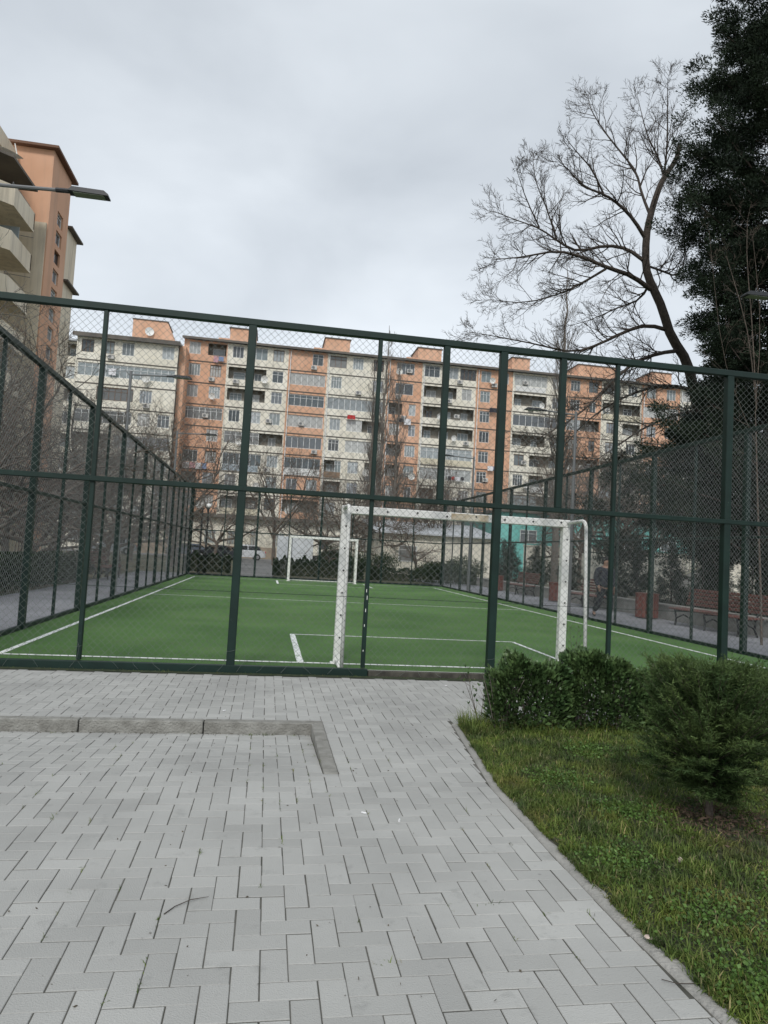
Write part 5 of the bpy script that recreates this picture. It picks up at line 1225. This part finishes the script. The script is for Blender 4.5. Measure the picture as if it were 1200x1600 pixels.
# walking toward -Y (toward the camera) in mid-stride; z scale 1.74 m
pr.scale = (1.15, 1.15, 1.0)
B = [((0, 0, .95), (.14, .11)), ((0, 0, 1.12), (.135, .10)), ((0, -.01, 1.32), (.165, .115)), ((0, 0, 1.44), (.10, .08)), ((0, -.01, 1.52), .055), ((0, -.03, 1.60), (.075, .09)), ((0, -.03, 1.70), (.07, .085)),
     ((.09, 0, .9), .095), ((.10, -.14, .5), .06), ((.10, -.12, .30), .056), ((.10, -.06, .09), .04), ((.10, -.20, .05), .035),
     ((-.09, 0, .9), .095), ((-.10, .04, .5), .06), ((-.10, .18, .32), .055), ((-.10, .34, .16), .04), ((-.10, .28, .04), .034),
     ((.19, 0, 1.40), .065), ((.25, .04, 1.14), .048), ((.25, -.04, .90), .036), ((.25, -.07, .82), .03),
     ((-.19, 0, 1.40), .065), ((-.25, -.02, 1.14), .048), ((-.24, -.14, .92), .036), ((-.24, -.18, .85), .03)]
E_ = [(0, 1), (1, 2), (2, 3), (3, 4), (4, 5), (5, 6), (0, 7), (7, 8), (8, 9), (9, 10), (10, 11), (0, 12), (12, 13), (13, 14), (14, 15), (15, 16), (3, 17), (17, 18), (18, 19), (19, 20), (3, 21), (21, 22), (22, 23), (23, 24)]
body = skin_obj('body', B, E_, m_skin, pr)
G_ = 1.22
J = [((0, 0, .84), (.23, .18)), ((0, 0, 1.1), (.18, .14)), ((0, -.01, 1.30), (.20, .145)), ((0, 0, 1.44), (.125, .10)), ((0, 0, 1.49), (.085, .075)), ((.20, 0, 1.40), .085), ((.26, .04, 1.14), .066), ((.26, -.04, .89), .055), ((-.20, 0, 1.40), .085), ((-.26, -.02, 1.14), .066), ((-.25, -.14, .92), .055)]
skin_obj('jacket', J, [(0, 1), (1, 2), (2, 3), (3, 4), (3, 5), (5, 6), (6, 7), (3, 8), (8, 9), (9, 10)], m_jack, pr)
T_ = [((0, 0, .95), (.165, .135)), ((.09, 0, .86), .115), ((.10, -.14, .5), .085), ((.10, -.12, .28), .078), ((.10, -.07, .09), .07), ((-.09, 0, .86), .115), ((-.10, .04, .5), .085), ((-.10, .18, .32), .075), ((-.10, .33, .18), .065)]
skin_obj('trousers', T_, [(0, 1), (1, 2), (2, 3), (3, 4), (0, 5), (5, 6), (6, 7), (7, 8)], m_trou, pr)
skin_obj('hair', [((0, .02, 1.66), (.085, .09)), ((0, -.005, 1.72), (.08, .09)), ((0, .03, 1.60), (.075, .05))], [(0, 1), (0, 2)], m_hair, pr)
skin_obj('shoe', [((.10, -.03, .05), .048), ((.10, -.14, .045), .046), ((.10, -.22, .035), .036)], [(0, 1), (1, 2)], m_shoe, pr)
skin_obj('shoe', [((-.10, .36, .13), .046), ((-.10, .31, .06), .044), ((-.10, .26, .035), .034)], [(0, 1), (1, 2)], m_shoe, pr)
for s in (-1, 1):       # fingers
    hx, hy, hz = (.25, -.075, .815) if s > 0 else (-.24, -.185, .845)
    for q in range(4): skin_obj('finger', [((hx, hy-.03+.02*q, hz), .01), ((hx-s*.008, hy-.035+.02*q, hz-.05), .009), ((hx-s*.02, hy-.035+.02*q, hz-.085+.006*abs(q-1.5)), .007)], [(0, 1), (1, 2)], m_skin, body, 1)
    skin_obj('thumb', [((hx, hy-.03, hz+.03), .011), ((hx-s*.01, hy-.065, hz), .01), ((hx-s*.015, hy-.07, hz-.03), .008)], [(0, 1), (1, 2)], m_skin, body, 1)
skin_obj('nose', [((0, -.115, 1.655), .012), ((0, -.135, 1.635), .014)], [(0, 1)], m_skin, body, 1)
# ================================================================== SMALL DEBRIS
def stone(name, label, p, s, mt, seed, cat):
    bm = bmesh.new(); bmesh.ops.create_icosphere(bm, subdivisions=2, radius=s); r = random.Random(seed); ax = [r.uniform(.6, 1.2) for _ in range(3)]
    for v in bm.verts:
        n_ = 1+.25*math.sin(v.co.x*90+seed)*math.cos(v.co.y*70); v.co = Vector((v.co.x*ax[0], v.co.y*ax[1], v.co.z*ax[2]*.7))*n_
    me = bpy.data.meshes.new(name); bm.to_mesh(me); bm.free(); o = link(name, me, mt); o.location = p; tag(o, label, cat)
stone('stone', 'pale pink stone lying in the grass', (2.12, 3.25, .065), .016, m_stonem, 1, 'stone')
stone('stone', 'small pink stone on the edging where the grass begins', (1.615, 2.67, .02), .013, m_stonem, 2, 'stone')
def twig(label, pts, r):
    k = MB(); k.tube(pts, r, 5); o = k.build('twig', m_bark); tag(o, label, 'twig')
twig('thin curved dark twig lying on the grey paving', [(-.315, 2.99, .004), (-.28, 3.04, .008), (-.22, 3.085, .012), (-.15, 3.115, .008)], [.0025, .002, .002, .001])
twig('small brown twig lying across the edging at the lower right', [(1.52, 2.42, .008), (1.56, 2.385, .012), (1.63, 2.38, .012)], .0016)
rg = np.random.default_rng(55); ng = 420; gx = np.concatenate([rg.uniform(-3, 1.5, 300), rg.uniform(-2.2, .46, 120)]); gy = np.concatenate([rg.uniform(1.3, 8.3, 300), 6.11-np.abs(rg.normal(0, .02, 120))])
gp = np.stack([gx, gy, np.array([zlow(a, b_) for a, b_ in zip(gx, gy)])+.003], 1)
tag(leaves('grit', gp, rand_unit(rg, ng)*np.array([1, 1, .15]), .014, .004, mat('dark_grit', (.06, .05, .035), .9, (.12, .10, .07), 20), 56), 'scattered dark grit and leaf fragments on the paving', 'grit', kind='stuff')
for i, (lab, x, y) in enumerate([('tiny white litter scrap on the paving near the fence', 2.15, 8.0), ('small white cigarette end on the right side of the paving', .83, 3.93), ('small white scrap left of the cigarette end', .66, 4.05), ('white pebble by the kerb line', -.28, 6.55)]):
    k = MB(); a = i*1.3; d = Vector((math.cos(a), math.sin(a), 0))*(.03 if i else .025); k.tube([Vector((x, y, .006)), Vector((x, y, .006))+d], [.006, .005], 6); o = k.build('litter_scrap', m_litter); tag(o, lab, 'litter')
